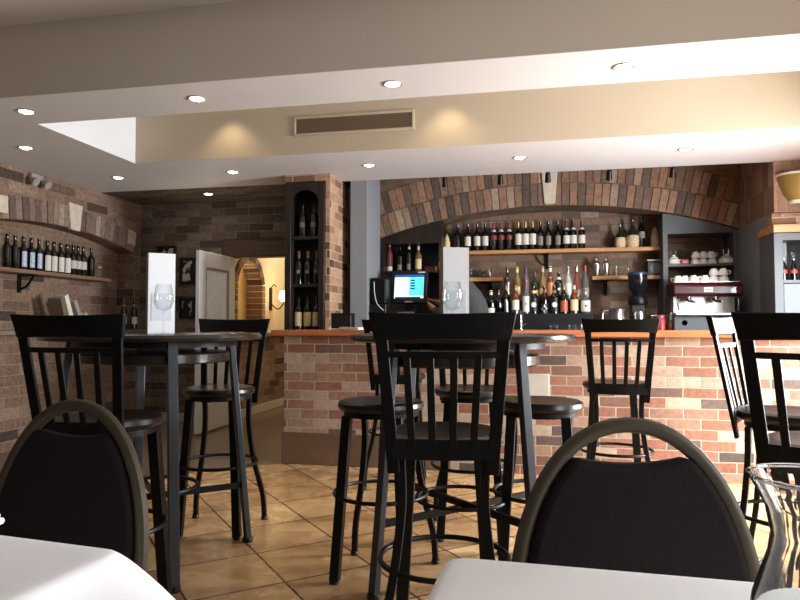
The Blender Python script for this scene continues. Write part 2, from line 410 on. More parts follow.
# rear wall to the left (dark), opening with an old beam over it, passage beyond
bm = BM(); box(bm, XL-.2, -3.40, 6.9, 7.02, 0, ZS)
box(bm, -3.40, -1.845, 6.9, 7.02, 2.06, ZS)
struct('wall_back_left', bm, brick('dim rear brick', [(0, (92, 84, 80)), (.5, (132, 120, 112)), (1, (156, 144, 136))], (128, 118, 110), .3, .09, .005, grime=.6))
bm = BM(); box(bm, -3.46, -1.85, 6.84, 7.03, 1.86, 2.06); struct('trim_9', bm, M_LINTEL, bevel=.012)
bm = BM(); box(bm, XL, -3.36, 6.885, 6.9, .0, .1); struct('baseboard_back', bm, M_BASEB)
fnP = lambda s, z, w: (-3.42-w, s, z)
bm = BM(); box(bm, -3.6, -3.42, 7.02, 9.3, 0, .96); struct('wall_passage', bm, B_DARK)
bm = BM(); box(bm, -3.6, -3.36, 7.02, 9.3, .96, 1.0); struct('trim_10', bm, M_LEDGE)
bm = BM(); arch_wall(bm, fnP, 7.02, 9.3, 1.0, ZS, 7.16, 7.86, 1.0, 1.6, .28, 0, .19)
struct('wall_passage_upper', bm, M_CREAM)
bm = BM(); quad(bm, (-3.612, 7.0, 1.0), (-3.612, 8.0, 1.0), (-3.612, 8.0, 2.0), (-3.612, 7.0, 2.0)); struct('wall_passage_niche', bm, mat('warm plaster', (232, 196, 136), .7, var=.05, scale=6))
_, R, c, zc, A = arch_pts(7.16, 7.86, 1.6, .28)
bm = BM(); soldiers(bm, fnP, c, zc, R-.004, R+.1, -A, A, 11, -.02, .19)
for k in range(8):
    for s0, s1 in ((7.06, 7.164), (7.856, 7.96)): box(bm, -3.61, -3.40, s0, s1, 1.0+k*.075+.004, 1.0+k*.075+.071)
struct('trim_11', bm, B_SOLD, bevel=.004)
bm = BM(); box(bm, -3.419, -3.405, 7.02, 9.3, 0, .1); struct('baseboard_passage', bm, M_BASEB)
bm = BM(); box(bm, -3.6, -1.845, 9.3, 9.4, 0, ZS); struct('wall_passage_end', bm, M_CREAM)
bm = BM(); box(bm, -1.95, -1.85, 6.4, 9.3, 0, ZS); struct('wall_passage_right', bm, M_CREAM)

# brick pillar with wine cabinet, grey pilaster
bm = BM(); box(bm, -2.28, -1.845, 6.03, 6.37, 0, ZS); box(bm, -1.885, -1.845, 5.78, 6.03, 0, ZS); box(bm, -2.28, -1.885, 5.78, 6.03, 2.43, ZS)
box(bm, -2.28, -1.885, 5.78, 6.03, 0, 1.02)
struct('pillar', bm, B_COL)
bm = BM(); box(bm, -1.756, -1.586, 6.151, 6.69, 0, ZC); struct('pillar_grey', bm, M_GREY, bevel=.004)
bm = BM(); box(bm, XN-.15, XN, 6.69, YB, 0, 2.06); struct('wall_niche_left', bm, M_GREY)

# niche: back wall, arched brick face
bm = BM(); box(bm, -1.84, XR, YB, YB+.1, 0, ZC); struct('wall_back', bm, B_BACK)
fnA = lambda s, z, w: (s, YA+w, z)
bm = BM(); arch_wall(bm, fnA, XN-.15, XE+.01, 2.061, ZC, XN, XE, 2.061, 2.061, .30, 0, YB-YA); struct('wall_arch', bm, B_BACK)
_, R, c, zc, A = arch_pts(XN, XE, 2.06, .30)
bm = BM()
soldiers(bm, fnA, c, zc, R, R+.235, -A, A, 47, -.016, .05)
soldiers(bm, fnA, c, zc, R+.24, R+.475, -A, A, 49, -.010, .05)
struct('trim_12', bm, B_SOLD, bevel=.004)
bm = BM(); prism(bm, [(c-.055, 2.375), (c+.055, 2.375), (c+.085, 2.74), (c-.085, 2.74)], -.03, .02, fnA); struct('trim_13', bm, MATS['cream stone'], bevel=.006)
# right-hand return: grey wall, brick above
bm = BM(); box(bm, XE, XE+.15, 6.3, YB, 0, 2.06); struct('wall_niche_right', bm, M_GREY)
bm = BM(); box(bm, XE, XR, 6.12, YB, 2.06, ZC); struct('wall_header', bm, brick('header brick', [(0, (142, 112, 96)), (.5, (164, 128, 108)), (1, (180, 148, 128))], (156, 130, 112), .075, .23, .003))
bm = BM(); box(bm, XE+.15, XR, 6.5, 6.6, 0, 2.06); struct('wall_right_back', bm, M_GREY)
bm = BM(); box(bm, XE, XR, 6.18, 6.298, 1.955, 2.058); struct('trim_14', bm, B_COL)
bm = BM(); box(bm, XE-.015, XR, 6.10, 6.5, 1.885, 1.953); struct('trim_15', bm, M_OAK, bevel=.004)

# right wall with a shop window facing the street
bm = BM()
box(bm, XR, XR+.15, -2.5, YB, 0, .55); box(bm, XR, XR+.15, -2.5, YB, 2.42, ZC)
for y0, y1 in ((-2.5, .2), (1.5, 3.7), (4.8, YB)): box(bm, XR, XR+.15, y0, y1, .55, 2.42)
struct('wall_right', bm, M_CREAM)
for i, (y0, y1) in enumerate(((.2, 1.5), (3.7, 4.8))):
    bm = BM()
    for a, b, z0, z1 in ((y0, y1, .55, .61), (y0, y1, 2.36, 2.42), (y0, y0+.05, .55, 2.42), (y1-.05, y1, .55, 2.42)): box(bm, XR+.03, XR+.09, a, b, z0, z1)
    w = struct('window_%d' % (i+1), bm, M_GREYD)

# ================================================================== CEILING FITTINGS
dl = None
def downlight(x, y, z, label):
    global dl
    if dl is None:
        t = thing('downlight', label, 'ceiling light', (x, y, z), 0, 'recessed downlights')
        bm = BM(); lathe(bm, [(.042, .001), (.05, -.005), (.057, -.004), (.06, .0), (.042, .001)], 28); obj('trim_ring', bm, mat('pale lamp trim', (176, 172, 166), .4, metal=.3), t)
        bm = BM(); lathe(bm, [(0, -.012), (.024, -.010), (.036, -.004), (.041, .0)], 24); obj('lamp', bm, M_LAMP, t)
        dl = t
    else: t = dup(dl, (x, y, z), 0, label)
    return t
spots = []
for k, (px, py) in enumerate(((24, 110), (196, 97), (392, 80), (627, 62))):
    x, y = onZ(px, py, ZS); y = 3.7
    downlight(x, y, ZS-.001, 'recessed downlight in the near ceiling beam, %s from the left wall' % ORD[k]); spots.append((x, y, ZS))
for k, (px, py) in enumerate(((120, 178), (230, 170), (368, 163), (521, 156), (689, 147))):
    x, y = onZ(px, py, ZS); y = 5.56
    downlight(x, y, ZS-.001, 'recessed downlight in the soffit above the bar, %s from the left wall' % ORD[k]); spots.append((x, y, ZS))
x, y = onZ(22, 146, ZS); downlight(x, y, ZS-.001, 'recessed downlight in the white soffit left of the ceiling recess'); spots.append((x, y, ZS))
x, y = onZ(207, 193, ZS); downlight(x, y, ZS-.001, 'small downlight in the dark brick ceiling before the passage'); spots.append((x, y, ZS))

# air vent in the tan bulkhead
x0, x1 = onY(295, 5.09), onY(412, 5.09); z0 = 2.67; z1 = 2.79
t = thing('air_vent', 'long slotted air vent grille in the tan bulkhead', 'air vent', ((x0+x1)/2, 5.096, (z0+z1)/2))
hw, hh = (x1-x0)/2, (z1-z0)/2
bm = BM()
for a, b, c2, d in ((-hw-.02, hw+.02, hh, hh+.02), (-hw-.02, hw+.02, -hh-.02, -hh), (-hw-.02, -hw, -hh, hh), (hw, hw+.02, -hh, hh)): box(bm, a, b, -.012, 0, c2, d)
obj('frame', bm, M_TAN, t, bevel=.003)
bm = BM(); box(bm, -hw, hw, -.002, 0, -hh, hh)
for k in range(9): box(bm, -hw, hw, -.009, -.002, -hh+k*hh*2/9+.002, -hh+k*hh*2/9+.007)
obj('louvre', bm, mat('vent shadow', (120, 100, 78), .6), t)

# black spotlights clamped to the back of the soffit
sp = None
for k, (px, py) in enumerate(((445, 180), (501, 178), (549, 176), (611, 174), (675, 170))):
    X = onY(px, 6.22); lab = 'small black spotlight above the bar niche, %s from the grey pilaster' % ORD[k]
    if sp is None:
        t = sp = thing('spotlight', lab, 'spotlight', (X, 6.15, 2.47), 0, 'spotlights along the bar soffit')
        bm = BM(); box(bm, -.02, .02, .001, .03, .03, .09); tube(bm, [(0, .03, .06), (0, .08, .06), (0, .08, .02)], .007); obj('bracket', bm, M_BLACKM, t)
        bm = BM(); lathe(bm, [(0, .04), (.022, .038), (.026, -.02), (.03, -.045), (.024, -.045), (.02, -.03), (0, -.03)], 16, M=Matrix.Translation((0, .08, .0)) @ Matrix.Rotation(math.radians(28), 4, 'X')); obj('lamp_head', bm, M_BLACKM, t)
        bm = BM(); lathe(bm, [(0, -.035), (.02, -.033)], 16, M=Matrix.Translation((0, .08, .0)) @ Matrix.Rotation(math.radians(28), 4, 'X')); obj('bulb', bm, M_LAMP, t)
    else: dup(sp, (X, 6.15, 2.47), 0, lab)

# twin-head emergency light high on the left wall
Y = onX(36, XL+.06)
t = thing('emergency_light', 'white twin-headed emergency light high on the left brick wall', 'emergency light', (XL, Y, 2.45))
bm = BM(); box(bm, .0, .05, -.07, .07, -.02, .03); obj('housing', bm, mat('dull grey plastic', (158, 154, 148), .5), t, bevel=.01)
for s in (-1, 1):
    bm = BM(); lathe(bm, [(0, .04), (.02, .04), (.034, -.015), (.038, -.035), (.032, -.035), (0, -.025)], 18, M=Matrix.Translation((.07, s*.075, -.045)) @ Matrix.Rotation(math.radians(-60), 4, 'Y')); obj('lamp_head', bm, mat('dull grey plastic', (158, 154, 148), .5), t)

# sconce: amber bowl on the brick header at the right
X = onY(800, 6.1); Z = zatY(792, 186, 6.05)
t = thing('wall_sconce', 'amber glass bowl wall sconce on pink brick at far right', 'wall lamp', (X, 6.12, Z))
bm = BM(); box(bm, -.05, .05, -.03, 0, -.12, .06); obj('back_plate', bm, M_GOLD, t, bevel=.008)
bm = BM(); lathe(bm, [(0, -.14), (.04, -.13), (.10, -.06), (.145, .06), (.15, .1), (.14, .1), (.095, -.05), (0, -.12)], 6, PI, 2*PI); obj('shade', bm, M_SHADE, t)
bm = BM(); lathe(bm, [(.142, .1), (.158, .1), (.158, .118), (.142, .118), (.142, .1)], 6, PI, 2*PI); obj('rim', bm, M_LABELW, t)
bm = BM(); lathe(bm, [(.045, -.135), (.06, -.12), (.06, -.1), (.045, -.12)], 6, PI, 2*PI); obj('lower_rim', bm, M_LABELW, t)
# sconce in the passage
Y = onX(270, -3.42)
t = thing('wall_sconce', 'black iron wall sconce glowing in the lit passage beyond the door', 'wall lamp', (-3.42, Y, 1.43))
bm = BM(); box(bm, 0, .02, -.03, .03, -.14, .16); tube(bm, smoothpts([(.01, 0, -.05), (.1, .02, -.12), (.16, .05, -.06), (.16, .05, -.02)], 5), .008)
tube(bm, smoothpts([(.01, 0, .15), (.05, .0, .2), (.09, .0, .17)], 5), .006); obj('bracket', bm, M_BLACKM, t)
bm = BM(); lathe(bm, [(.03, -.02), (.055, .02), (.045, .1), (.03, .12)], 16, c=(.16, .05, 0)); obj('lamp_shade', bm, M_SHADEL, t)

# ================================================================== BAR
BX0, BX1, BY0, BY1, BZ = -1.97, 2.945, 5.0, 5.62, 1.06
t = thing('bar_counter', 'long reclaimed brick bar with a red-brown wooden counter', 'bar', (0, 5.0, 0))
L = lambda y: y-5.0
bm = BM(); box(bm, BX0, BX1, L(BY0), L(BY0)+.12, 0, BZ-.05); box(bm, BX0, BX0+.12, L(BY0)+.12, L(BY1), 0, BZ-.05); obj('brick_front', bm, B_BAR, t, smooth=False)
bm = BM(); box(bm, BX0-.1, BX1, L(BY0)-.05, L(BY1)+.06, BZ-.048, BZ); obj('counter_top', bm, M_COUNTER, t, bevel=.008)
bm = BM()
k = BX0-.02
for k in (BX0-.02, BX0+.66):
    box(bm, k+.003, k+.677, L(BY0)-.012, L(BY0)-.001, 0, .25)
obj('plinth', bm, M_PLINTH, t, bevel=.004)
xp = onY(537, 4.99)
bm = BM(); box(bm, xp-.085, xp+.085, -.014, -.001, .50, .74); obj('access_panel', bm, M_PANEL, t, bevel=.004)

# back counter
t = thing('back_counter', 'black service counter along the back of the bar', 'counter', (0, 6.75, 0))
bm2 = BM(); box(bm2, XN+.02, XE-.002, .04, .74, 0, .97); obj('cabinet', bm2, M_BLACK, t)
bm2 = BM(); box(bm2, XN+.02, XE-.002, 0, .745, .97, 1.0); obj('worktop', bm2, M_PLAST, t, bevel=.004)
for k in range(6):
    bm = BM(); x0 = XN+.03+k*.6; box(bm, x0, min(x0+.56, XE-.03), .02, .04, .08, .93); obj('door', bm, M_BLACK, t, bevel=.004)

# arched cabinets in the niche
def cab_under_arch(x0, x1, m, name, label, zshelves, open_top, thick=.035, y0=YA+.03, y1=YB-.003):
    t = thing(name, label, 'shelf unit', (0, y0, 1.0))
    pts, R, c, zc, A = arch_pts(XN, XE, 2.06, .30)
    top = lambda x: zc+math.sqrt(R*R-(x-c)**2)-1.0-.004
    d = y1-y0
    bm = BM(); box(bm, x0, x0+thick, 0, d, 0, top(x0 if x0 < c else x0+thick)-.0); obj('side', bm, m, t)
    bm = BM(); box(bm, x1-thick, x1, 0, d, 0, top(x1)); obj('side', bm, m, t)
    bm = BM(); poly = [(x0+thick, open_top-1.0)]
    n = 8
    for k in range(n+1):
        x = x0+thick+(x1-x0-2*thick)*k/n; poly.append((x, top(x)))
    poly.append((x1-thick, open_top-1.0))
    prism(bm, poly[::-1], 0, d, lambda s, z, w: (s, w, z)); obj('header', bm, m, t, smooth=False)
    for z in zshelves:
        bm = BM(); box(bm, x0+thick, x1-thick, .01, d, z-1.0-.025, z-1.0); obj('shelf', bm, m, t, bevel=.003)
    return t
XC0 = onY(442, YA+.03); XC1 = onY(664, YA+.03)
t = cab_under_arch(XN+.004, XC0, M_DWOOD, 'shelf_unit', 'black arched shelf unit at the left of the bar niche', [1.70], 2.0)
bm = BM(); box(bm, XN+.04, XC0-.035, .345, .366, 0, 1.0); obj('back_panel', bm, M_DWOOD, t)
cab_under_arch(XC1, XE-.004, M_GREYD, 'shelf_unit', 'dark grey arched shelf unit holding white cups', [1.72], 2.03, .045)

# oak shelves with brackets
def shelf(x0, x1, z, lab, br, y0=7.27, y1=7.497, m=M_OAK):
    t = thing('wall_shelf', lab, 'shelf', ((x0+x1)/2, y1, z))
    h = (x1-x0)/2
    bm = BM(); box(bm, -h, h, y0-y1, -.001, -.04, 0); obj('board', bm, m, t, bevel=.004)
    for b in br:
        bm = BM(); b -= (x0+x1)/2; box(bm, b-.02, b+.02, -.012, -.001, -.2, -.041); box(bm, b-.02, b+.02, y0-y1+.04, -.012, -.052, -.041)
        sweep(bm, smoothpts([(b, -.012, -.17), (b, -.09, -.13), (b, -.14, -.052)], 4), rect(.012, .02)); obj('bracket', bm, M_BLACKM, t)
XS1 = XC1-.003
shelf(XC0+.003, XS1, 1.92, 'long upper oak shelf of wine bottles on the back wall', [onY(547, 7.45)])
XG0, XG1 = XC0+.003, onY(503, 7.35)
shelf(XG0, XG1, 1.62, 'short oak shelf of glasses behind the bartender', [onY(490, 7.4)])
XH0 = onY(592, 7.35)
shelf(XH0, XS1, 1.62, 'short oak shelf of cocktail shakers beside the grinder', [onY(606, 7.45)])

# ================================================================== BOTTLES
PROF = {
 'bordeaux': [(0, 0), (.034, 0), (.0375, .004), (.0375, .185), (.034, .205), (.018, .228), (.0145, .24), (.0145, .3), (.0155, .302), (.0155, .31), (0, .31)],
 'burgundy': [(0, 0), (.036, 0), (.04, .004), (.04, .15), (.036, .175), (.022, .215), (.015, .24), (.0145, .3), (.0155, .302), (.0155, .308), (0, .308)],
 'spirit': [(0, 0), (.038, 0), (.041, .004), (.041, .17), (.037, .19), (.02, .21), (.0145, .22), (.0145, .275), (.016, .277), (.016, .285), (0, .285)],
 'tall': [(0, 0), (.033, 0), (.036, .004), (.036, .2), (.03, .225), (.016, .25), (.0145, .27), (.0145, .33), (.016, .332), (.016, .345), (0, .345)],
 'squat': [(0, 0), (.045, 0), (.049, .006), (.049, .12), (.043, .145), (.02, .165), (.0165, .175), (.0165, .225), (.018, .23), (.018, .24), (0, .24)],
 'soda': [(0, 0), (.026, 0), (.029, .004), (.028, .06), (.026, .075), (.029, .1), (.022, .135), (.0125, .16), (.0125, .185), (.014, .187), (.014, .195), (0, .195)],
}
CAP = {'bordeaux': (.245, .311), 'burgundy': (.245, .309), 'spirit': (.245, .288), 'tall': (.29, .348), 'squat': (.195, .243), 'soda': (.183, .197)}
def rad(kind, z):
    p = PROF[kind]
    for (r0, z0), (r1, z1) in zip(p, p[1:]):
        if z0 <= z <= z1 and z1 > z0: return r0+(r1-r0)*(z-z0)/(z1-z0)
    return .02
protos = {}
def bottle(kind, glass, loc, label, group, cap=None, lab=None, lz=(.05, .14), emblem=None, rz=0, width=1.15, neck=None):
    key = (kind, glass.name, cap and cap.name, lab and lab.name, lz, emblem, width, neck and neck.name)
    if key in protos: return dup(protos[key], loc, rz, label, group)
    t = thing('bottle', label, 'bottle', loc, rz, group)
    bm = BM(); lathe(bm, PROF[kind], 18); obj('glass_body', bm, glass, t)
    if cap:
        z0, z1 = CAP[kind]
        bm = BM(); lathe(bm, [(rad(kind, z0)+.0008, z0), (rad(kind, z0)+.001, z1-.006), (rad(kind, z0)+.002, z1-.004), (rad(kind, z0)+.0015, z1), (0, z1+.0005)], 16); obj('cap', bm, cap, t)
    if lab:
        bm = BM(); r = rad(kind, (lz[0]+lz[1])/2)+.0008; lathe(bm, [(r, lz[0]), (r, lz[1])], 14, -PI/2-width, -PI/2+width); o = obj('label_paper', bm, lab, t)
        if emblem:
            bm = BM(); zc = (lz[0]+lz[1])/2; h = .026; n = 4 if emblem[0] == 'diamond' else 14
            h = emblem[2] if len(emblem) > 2 else h
            rr = [[bm.verts.new(((r+.0018)*math.cos(-PI/2+f*h/r*math.cos(2*PI*k/n)), (r+.0018)*math.sin(-PI/2+f*h/r*math.cos(2*PI*k/n)), zc+f*h*math.sin(2*PI*k/n))) for k in range(n)] for f in (.5, 1)]
            bm.faces.new(rr[0])
            for k in range(n): bm.faces.new([rr[0][k], rr[0][(k+1) % n], rr[1][(k+1) % n], rr[1][k]])
            obj('emblem', bm, MATS[emblem[1]], o)
    if neck:
        bm = BM(); z0, z1 = CAP[kind]; r = rad(kind, z0-.03)+.001; lathe(bm, [(rad(kind, z0-.035)+.001, z0-.035), (rad(kind, z0-.008)+.001, z0-.008)], 14); obj('neck_label', bm, neck, t)
    protos[key] = t
    return t
# ---- left wall shelf and its row of wine
t = thing('wall_shelf', 'brown plank shelf holding wine in the left wall arch', 'shelf', (XL-.2, 5.4, 1.60))
sy0, sy1 = LA0+.002-5.4, 6.34-5.4
bm = BM(); box(bm, .001, .22, sy0, sy1, -.035, 0); obj('board', bm, M_DSHELF, t, bevel=.004)
for yy in (-.02-.1, -.85):
    bm = BM(); box(bm, .001, .014, yy-.02, yy+.02, -.2, -.036); box(bm, .014, .19, yy-.02, yy+.02, -.047, -.036)
    sweep(bm, smoothpts([(.014, yy, -.17), (.09, yy, -.14), (.16, yy, -.047)], 4), rect(.012, .018)); obj('bracket', bm, M_BLACKM, t)
XBL = XL-.085
rowL = [(5.5, 'd'), (13.5, 'd'), (22, 'b'), (30, 'b'), (37.5, 'b'), (46, 'w'), (52.5, 'w'), (59.5, 'w'), (66, 'w'), (71.8, 'k'), (77, 'k'), (82, 'k'), (90, 'd')]
BLUEL = mat('pale blue label', (176, 190, 208), .5, var=.3, scale=70)
desc = {'d': 'plain dark wine bottle', 'b': 'wine bottle with narrow pale blue label', 'w': 'wine bottle with tall white label', 'k': 'wine bottle with square grey-white label'}
for k, (px, ty) in enumerate(rowL):
    Y = onX(px, XBL); kw = {'d': {}, 'b': dict(lab=BLUEL, lz=(.03, .17), width=.55), 'w': dict(lab=M_LABELW, lz=(.02, .165), width=.75), 'k': dict(lab=mat('dull white label', (196, 192, 184), .6), lz=(.07, .15), width=1.2)}[ty]
    bottle('bordeaux', M_WINEB, (XBL, Y, 1.60), '%s, %s along the left wall shelf' % (desc[ty], ORD[k]), 'wine bottles on the left wall shelf', rz=PI/2-.5, **kw)
Y = onX(98, XBL)
t = thing('jar', 'small glass jar at the right end of the left wall shelf', 'jar', (XBL, Y, 1.60))
bm = BM(); lathe(bm, [(0, 0), (.035, 0), (.04, .01), (.04, .09), (.03, .11)], 16); obj('glass_body', bm, M_GLASS2, t)
bm = BM(); lathe(bm, [(.032, .105), (.034, .105), (.034, .13), (0, .132)], 16); obj('lid', bm, M_LABELK, t)
# ---- two bottles on the ledge near the corner
for k, px in enumerate((123.5, 134)):
    Y = onX(px, XL+.08)
    bottle('tall', M_WINEB, (XL+.08, Y, 1.05), ['dark bottle with white label on the ledge, nearer the viewer', 'dark bottle with white label on the ledge, nearer the room corner'][k], 'bottles on the left ledge', lab=M_LABELW, lz=(.06, .14), rz=PI/2-.5, neck=M_LABELK)
# ---- menus / books leaning on the ledge
for k, (px, lean, h, th, m, lab) in enumerate(((61, .30, .31, .03, mat('brown book', (112, 92, 78), .6), 'brown book leaning on the left ledge'), (67, .36, .34, .045, M_LABELW, 'thick white book leaning against others on the left ledge'), (78, .50, .31, .035, mat('grey book', (150, 146, 140), .6), 'grey book leaning lowest on the left ledge'), (92, .95, .25, .03, mat('pale book', (178, 168, 156), .6), 'pale book lying tilted at the end of the row'))):
    Y = onX(px, XL+.08)
    t = thing('book', lab, 'book', (XL+.08, Y, 1.0515), 0, 'books leaning on the left ledge')
    t.rotation_euler = (lean, 0, 0)
    bm = BM(); box(bm, -.065, .065, 0, th, 0, h); o = obj('pages', bm, M_LABELW, t)
    bm = BM(); box(bm, -.07, .07, -.004, 0, 0, h+.004); box(bm, -.07, .07, th, th+.004, 0, h+.004); box(bm, .066, .07, 0, th, 0, h+.004); obj('cover', bm, m, t)

# ---- framed pictures on the dark rear wall
def picture(px0, px1, py0, py1, lab, seed):
    Yw = 6.9; x0, x1 = onY(px0, Yw), onY(px1, Yw); z1, z0 = zatY(px0, py0, Yw), zatY(px0, py1, Yw)
    t = thing('framed_picture', lab, 'picture', ((x0+x1)/2, Yw-.001, (z0+z1)/2)); w, h = (x1-x0)/2, (z1-z0)/2
    bm = BM()
    for a, b, c2, d in ((-w, w, h-.03, h), (-w, w, -h, -h+.03), (-w, -w+.03, -h+.03, h-.03), (w-.03, w, -h+.03, h-.03)): box(bm, a, b, -.025, 0, c2, d)
    obj('frame', bm, M_PLAST, t, bevel=.003)
    m, nt, b = newmat('photo print %d' % seed); tc = N(nt, 'ShaderNodeTexCoord'); no = N(nt, 'ShaderNodeTexNoise'); no.inputs['Scale'].default_value = 9; no.inputs['Detail'].default_value = 2
    mp = N(nt, 'ShaderNodeMapping'); mp.inputs['Location'].default_value = (seed*3.1, 0, seed); nt.links.new(tc.outputs['Object'], mp.inputs[0]); nt.links.new(mp.outputs[0], no.inputs[0])
    nt.links.new(ramp(nt, [(.5, (22, 22, 24)), (.56, (196, 196, 196))], no.outputs['Fac']), b.inputs['Base Color']); b.inputs['Roughness'].default_value = .2
    bm = BM(); box(bm, -w+.03, w-.03, -.01, -.002, -h+.03, h-.03); obj('print', bm, m, t)
picture(180, 195, 258, 284, 'black framed photograph, upper one beside the white door', 1)
picture(180, 195, 298, 318, 'black framed photograph, lower one beside the white door', 2)
picture(157, 176, 246, 270, 'dark frame on rear wall, mostly behind the white menu card', 3)

# ---- white door standing open
t = thing('door_1', 'white door with a frosted glass panel standing open', 'door', (-3.30, 6.83, 0)); t['kind'] = 'structure'; del t['category']; del t['label']
bm = BM(); W_, H_ = .80, 1.85
for y0, y1, z0, z1 in ((-W_, -W_+.14, .02, H_), (-.14, 0, .02, H_), (-W_+.14, -.14, .02, .3), (-W_+.14, -.14, H_-.16, H_)): box(bm, -.02, .02, y0, y1, z0, z1)
obj('door_leaf', bm, M_DOORW, t, bevel=.004)['kind'] = 'structure'
bm = BM(); box(bm, -.006, .006, -W_+.14, -.14, .3, H_-.16); obj('glass_panel', bm, M_FROST, t)['kind'] = 'structure'
bm = BM()
for y0, y1, z0, z1 in ((-W_+.14, -W_+.165, .3, H_-.16), (-.165, -.14, .3, H_-.16), (-W_+.165, -.165, .3, .325), (-W_+.165, -.165, H_-.185, H_-.16)): box(bm, -.014, .014, y0, y1, z0, z1)
obj('glazing_bead', bm, M_GREY, t)['kind'] = 'structure'
bm = BM(); tube(bm, [(.02, -W_+.07, .95), (.06, -W_+.07, .95), (.06, -W_+.17, .95)], .01); lathe(bm, [(.0, 0), (.026, .0), (.026, .008), (0, .008)], 14, M=Matrix.Translation((.02, -W_+.07, .95)) @ Matrix.Rotation(PI/2, 4, 'Y')); obj('door_handle', bm, M_STEEL, t)['kind'] = 'structure'

# ---- wine cabinet in the pillar
cx0, cx1 = -2.275, -1.89
t = thing('wine_cabinet', 'tall narrow dark wine cabinet with arched top in brick pillar', 'cabinet', ((cx0+cx1)/2, 5.76, 1.02)); hw = (cx1-cx0)/2; D = .265; HH = 1.40
for s in (-1, 1):
    bm = BM(); box(bm, *(sorted((s*hw, s*(hw-.06)))), 0, D, 0, HH); obj('side', bm, M_DWOOD, t, bevel=.004)
bm = BM(); box(bm, -hw+.06, hw-.06, D-.015, D, 0, HH); obj('back_panel', bm, M_DWOOD, t)
pts, *_ = arch_pts(-hw+.06, hw-.06, HH-.16, .09, 12)
bm = BM(); prism(bm, [(-hw+.06, HH), *pts, (hw-.06, HH)], 0, .03, lambda s, z, w: (s, w, z)); obj('arched_head', bm, M_DWOOD, t)
bm = BM(); box(bm, -hw+.06, hw-.06, 0.03, D, HH-.02, HH); obj('top', bm, M_DWOOD, t)
sh = [.04, .46, .90]
for z in sh:
    bm = BM(); box(bm, -hw+.06, hw-.06, .01, D-.015, z-.03, z); obj('shelf', bm, M_DWOOD, t, bevel=.002)
wx = (cx0+cx1)/2
for k, dx in enumerate((-.05, .06)): bottle('bordeaux', M_WINEB, (wx+dx, 5.86, 1.02+.90), 'dark wine bottle on top shelf of pillar cabinet, %s' % ['left one', 'right one'][k], 'wine in the pillar cabinet', lab=M_LABELK, lz=(.09, .14), width=.8)
for k, dx in enumerate((-.088, 0, .088)): bottle('bordeaux', M_WINE, (wx+dx, 5.86, 1.02+.46), 'gold-necked wine bottle on middle shelf of pillar cabinet, %s' % ['left', 'middle', 'right'][k], 'wine in the pillar cabinet', cap=M_GOLD, lab=M_LABELK, lz=(.10, .135), width=.5)
for k, dx in enumerate((-.088, 0, .088)): bottle('bordeaux', M_WINEB, (wx+dx, 5.86, 1.02+.04), 'wine bottle with cream label on bottom shelf of pillar cabinet, %s' % ['left', 'middle', 'right'][k], 'wine in the pillar cabinet', lab=M_LABELC, lz=(.03, .16), width=1.3)

# ---- upper oak shelf
YU = 7.36; G = 'wine bottles on the upper oak shelf'
rowU = [(458, 'p'), (468, 'w'), (477.5, 'w'), (485.5, 'w'), (494, 'r'), (501.5, 'r'), (509.5, 'r'), (518.7, 'g'), (526, 'g'), (533.2, 'g'), (541, 's'), (549, 's'), (558.5, 's'), (567, 'v'), (574, 'v'), (582.5, 'v')]
du = {'p': 'plain black wine bottle', 'w': 'wine bottle with white label and black neck', 'r': 'wine bottle with red label and red neck', 'g': 'wine bottle with broad white label and gold neck', 's': 'wine bottle with small grey label', 'v': 'wine bottle with white label and dark red cap'}
for k, (px, ty) in enumerate(rowU):
    kw = {'p': dict(lab=M_LABELW, lz=(.01, .05), width=.8), 'w': dict(lab=M_LABELW, lz=(.06, .165), width=1.2), 'r': dict(cap=M_LABELR, lab=M_LABELR, lz=(.12, .17), width=1.2, neck=M_LABELW), 'g': dict(cap=M_GOLD, lab=M_LABELW, lz=(.06, .18), width=1.4), 's': dict(lab=M_LABELK, lz=(.05, .15), width=.8), 'v': dict(cap=mat('wine red cap', (84, 24, 26), .4), lab=M_LABELW, lz=(.06, .15), width=1.2, neck=M_LABELW)}[ty]
    bottle('bordeaux', M_WINEB, (onY(px, YU), YU, 1.92), '%s, %s from left on upper oak shelf' % (du[ty], ORD[k]), G, **kw)
def jar(px, Y, z, lab, r=.035, h=.15, m=M_LABELC):
    t = thing('jar', lab, 'jar', (onY(px, Y), Y, z))
    bm = BM(); lathe(bm, [(0, 0), (r, 0), (r*1.05, .01), (r*1.05, h*.55), (r*.8, h*.62), (r*.8, h*.66)], 16); obj('pot', bm, m, t)
    bm = BM(); lathe(bm, [(r*.82, h*.66), (r*.86, h*.7), (r*.6, h*.86), (r*.2, h*.95), (r*.25, h), (0, h*1.02)], 16); obj('lid', bm, m, t)
jar(447, YU, 1.92, 'cream ceramic jar at the left end of the upper oak shelf', h=.2)
jar(656, YU, 1.92, 'cream ceramic jar at the right end of the upper oak shelf', .042, .22, mat('beige stoneware', (196, 176, 138), .6, var=.1))
for k, px in enumerate((621, 633.5)):
    t = thing('straw_flask', ['smaller straw-covered wine flask on the upper oak shelf', 'larger straw-covered wine flask beside the dark bottle'][k], 'bottle', (onY(px, YU), YU, 1.92), 0, 'straw flasks'); s = 1+.18*k
    bm = BM(); lathe(bm, [(.05*s, .1*s), (.042*s, .14*s), (.02*s, .17*s), (.014*s, .19*s), (.014*s, .25*s), (.016*s, .255*s), (0, .255*s)], 18); obj('glass_body', bm, M_GREENG, t)
    bm = BM(); lathe(bm, [(0, 0), (.045*s, 0), (.052*s, .01*s), (.058*s, .06*s), (.054*s, .1*s), (.05*s, .112*s)], 18); obj('straw_basket', bm, M_STRAW, t)
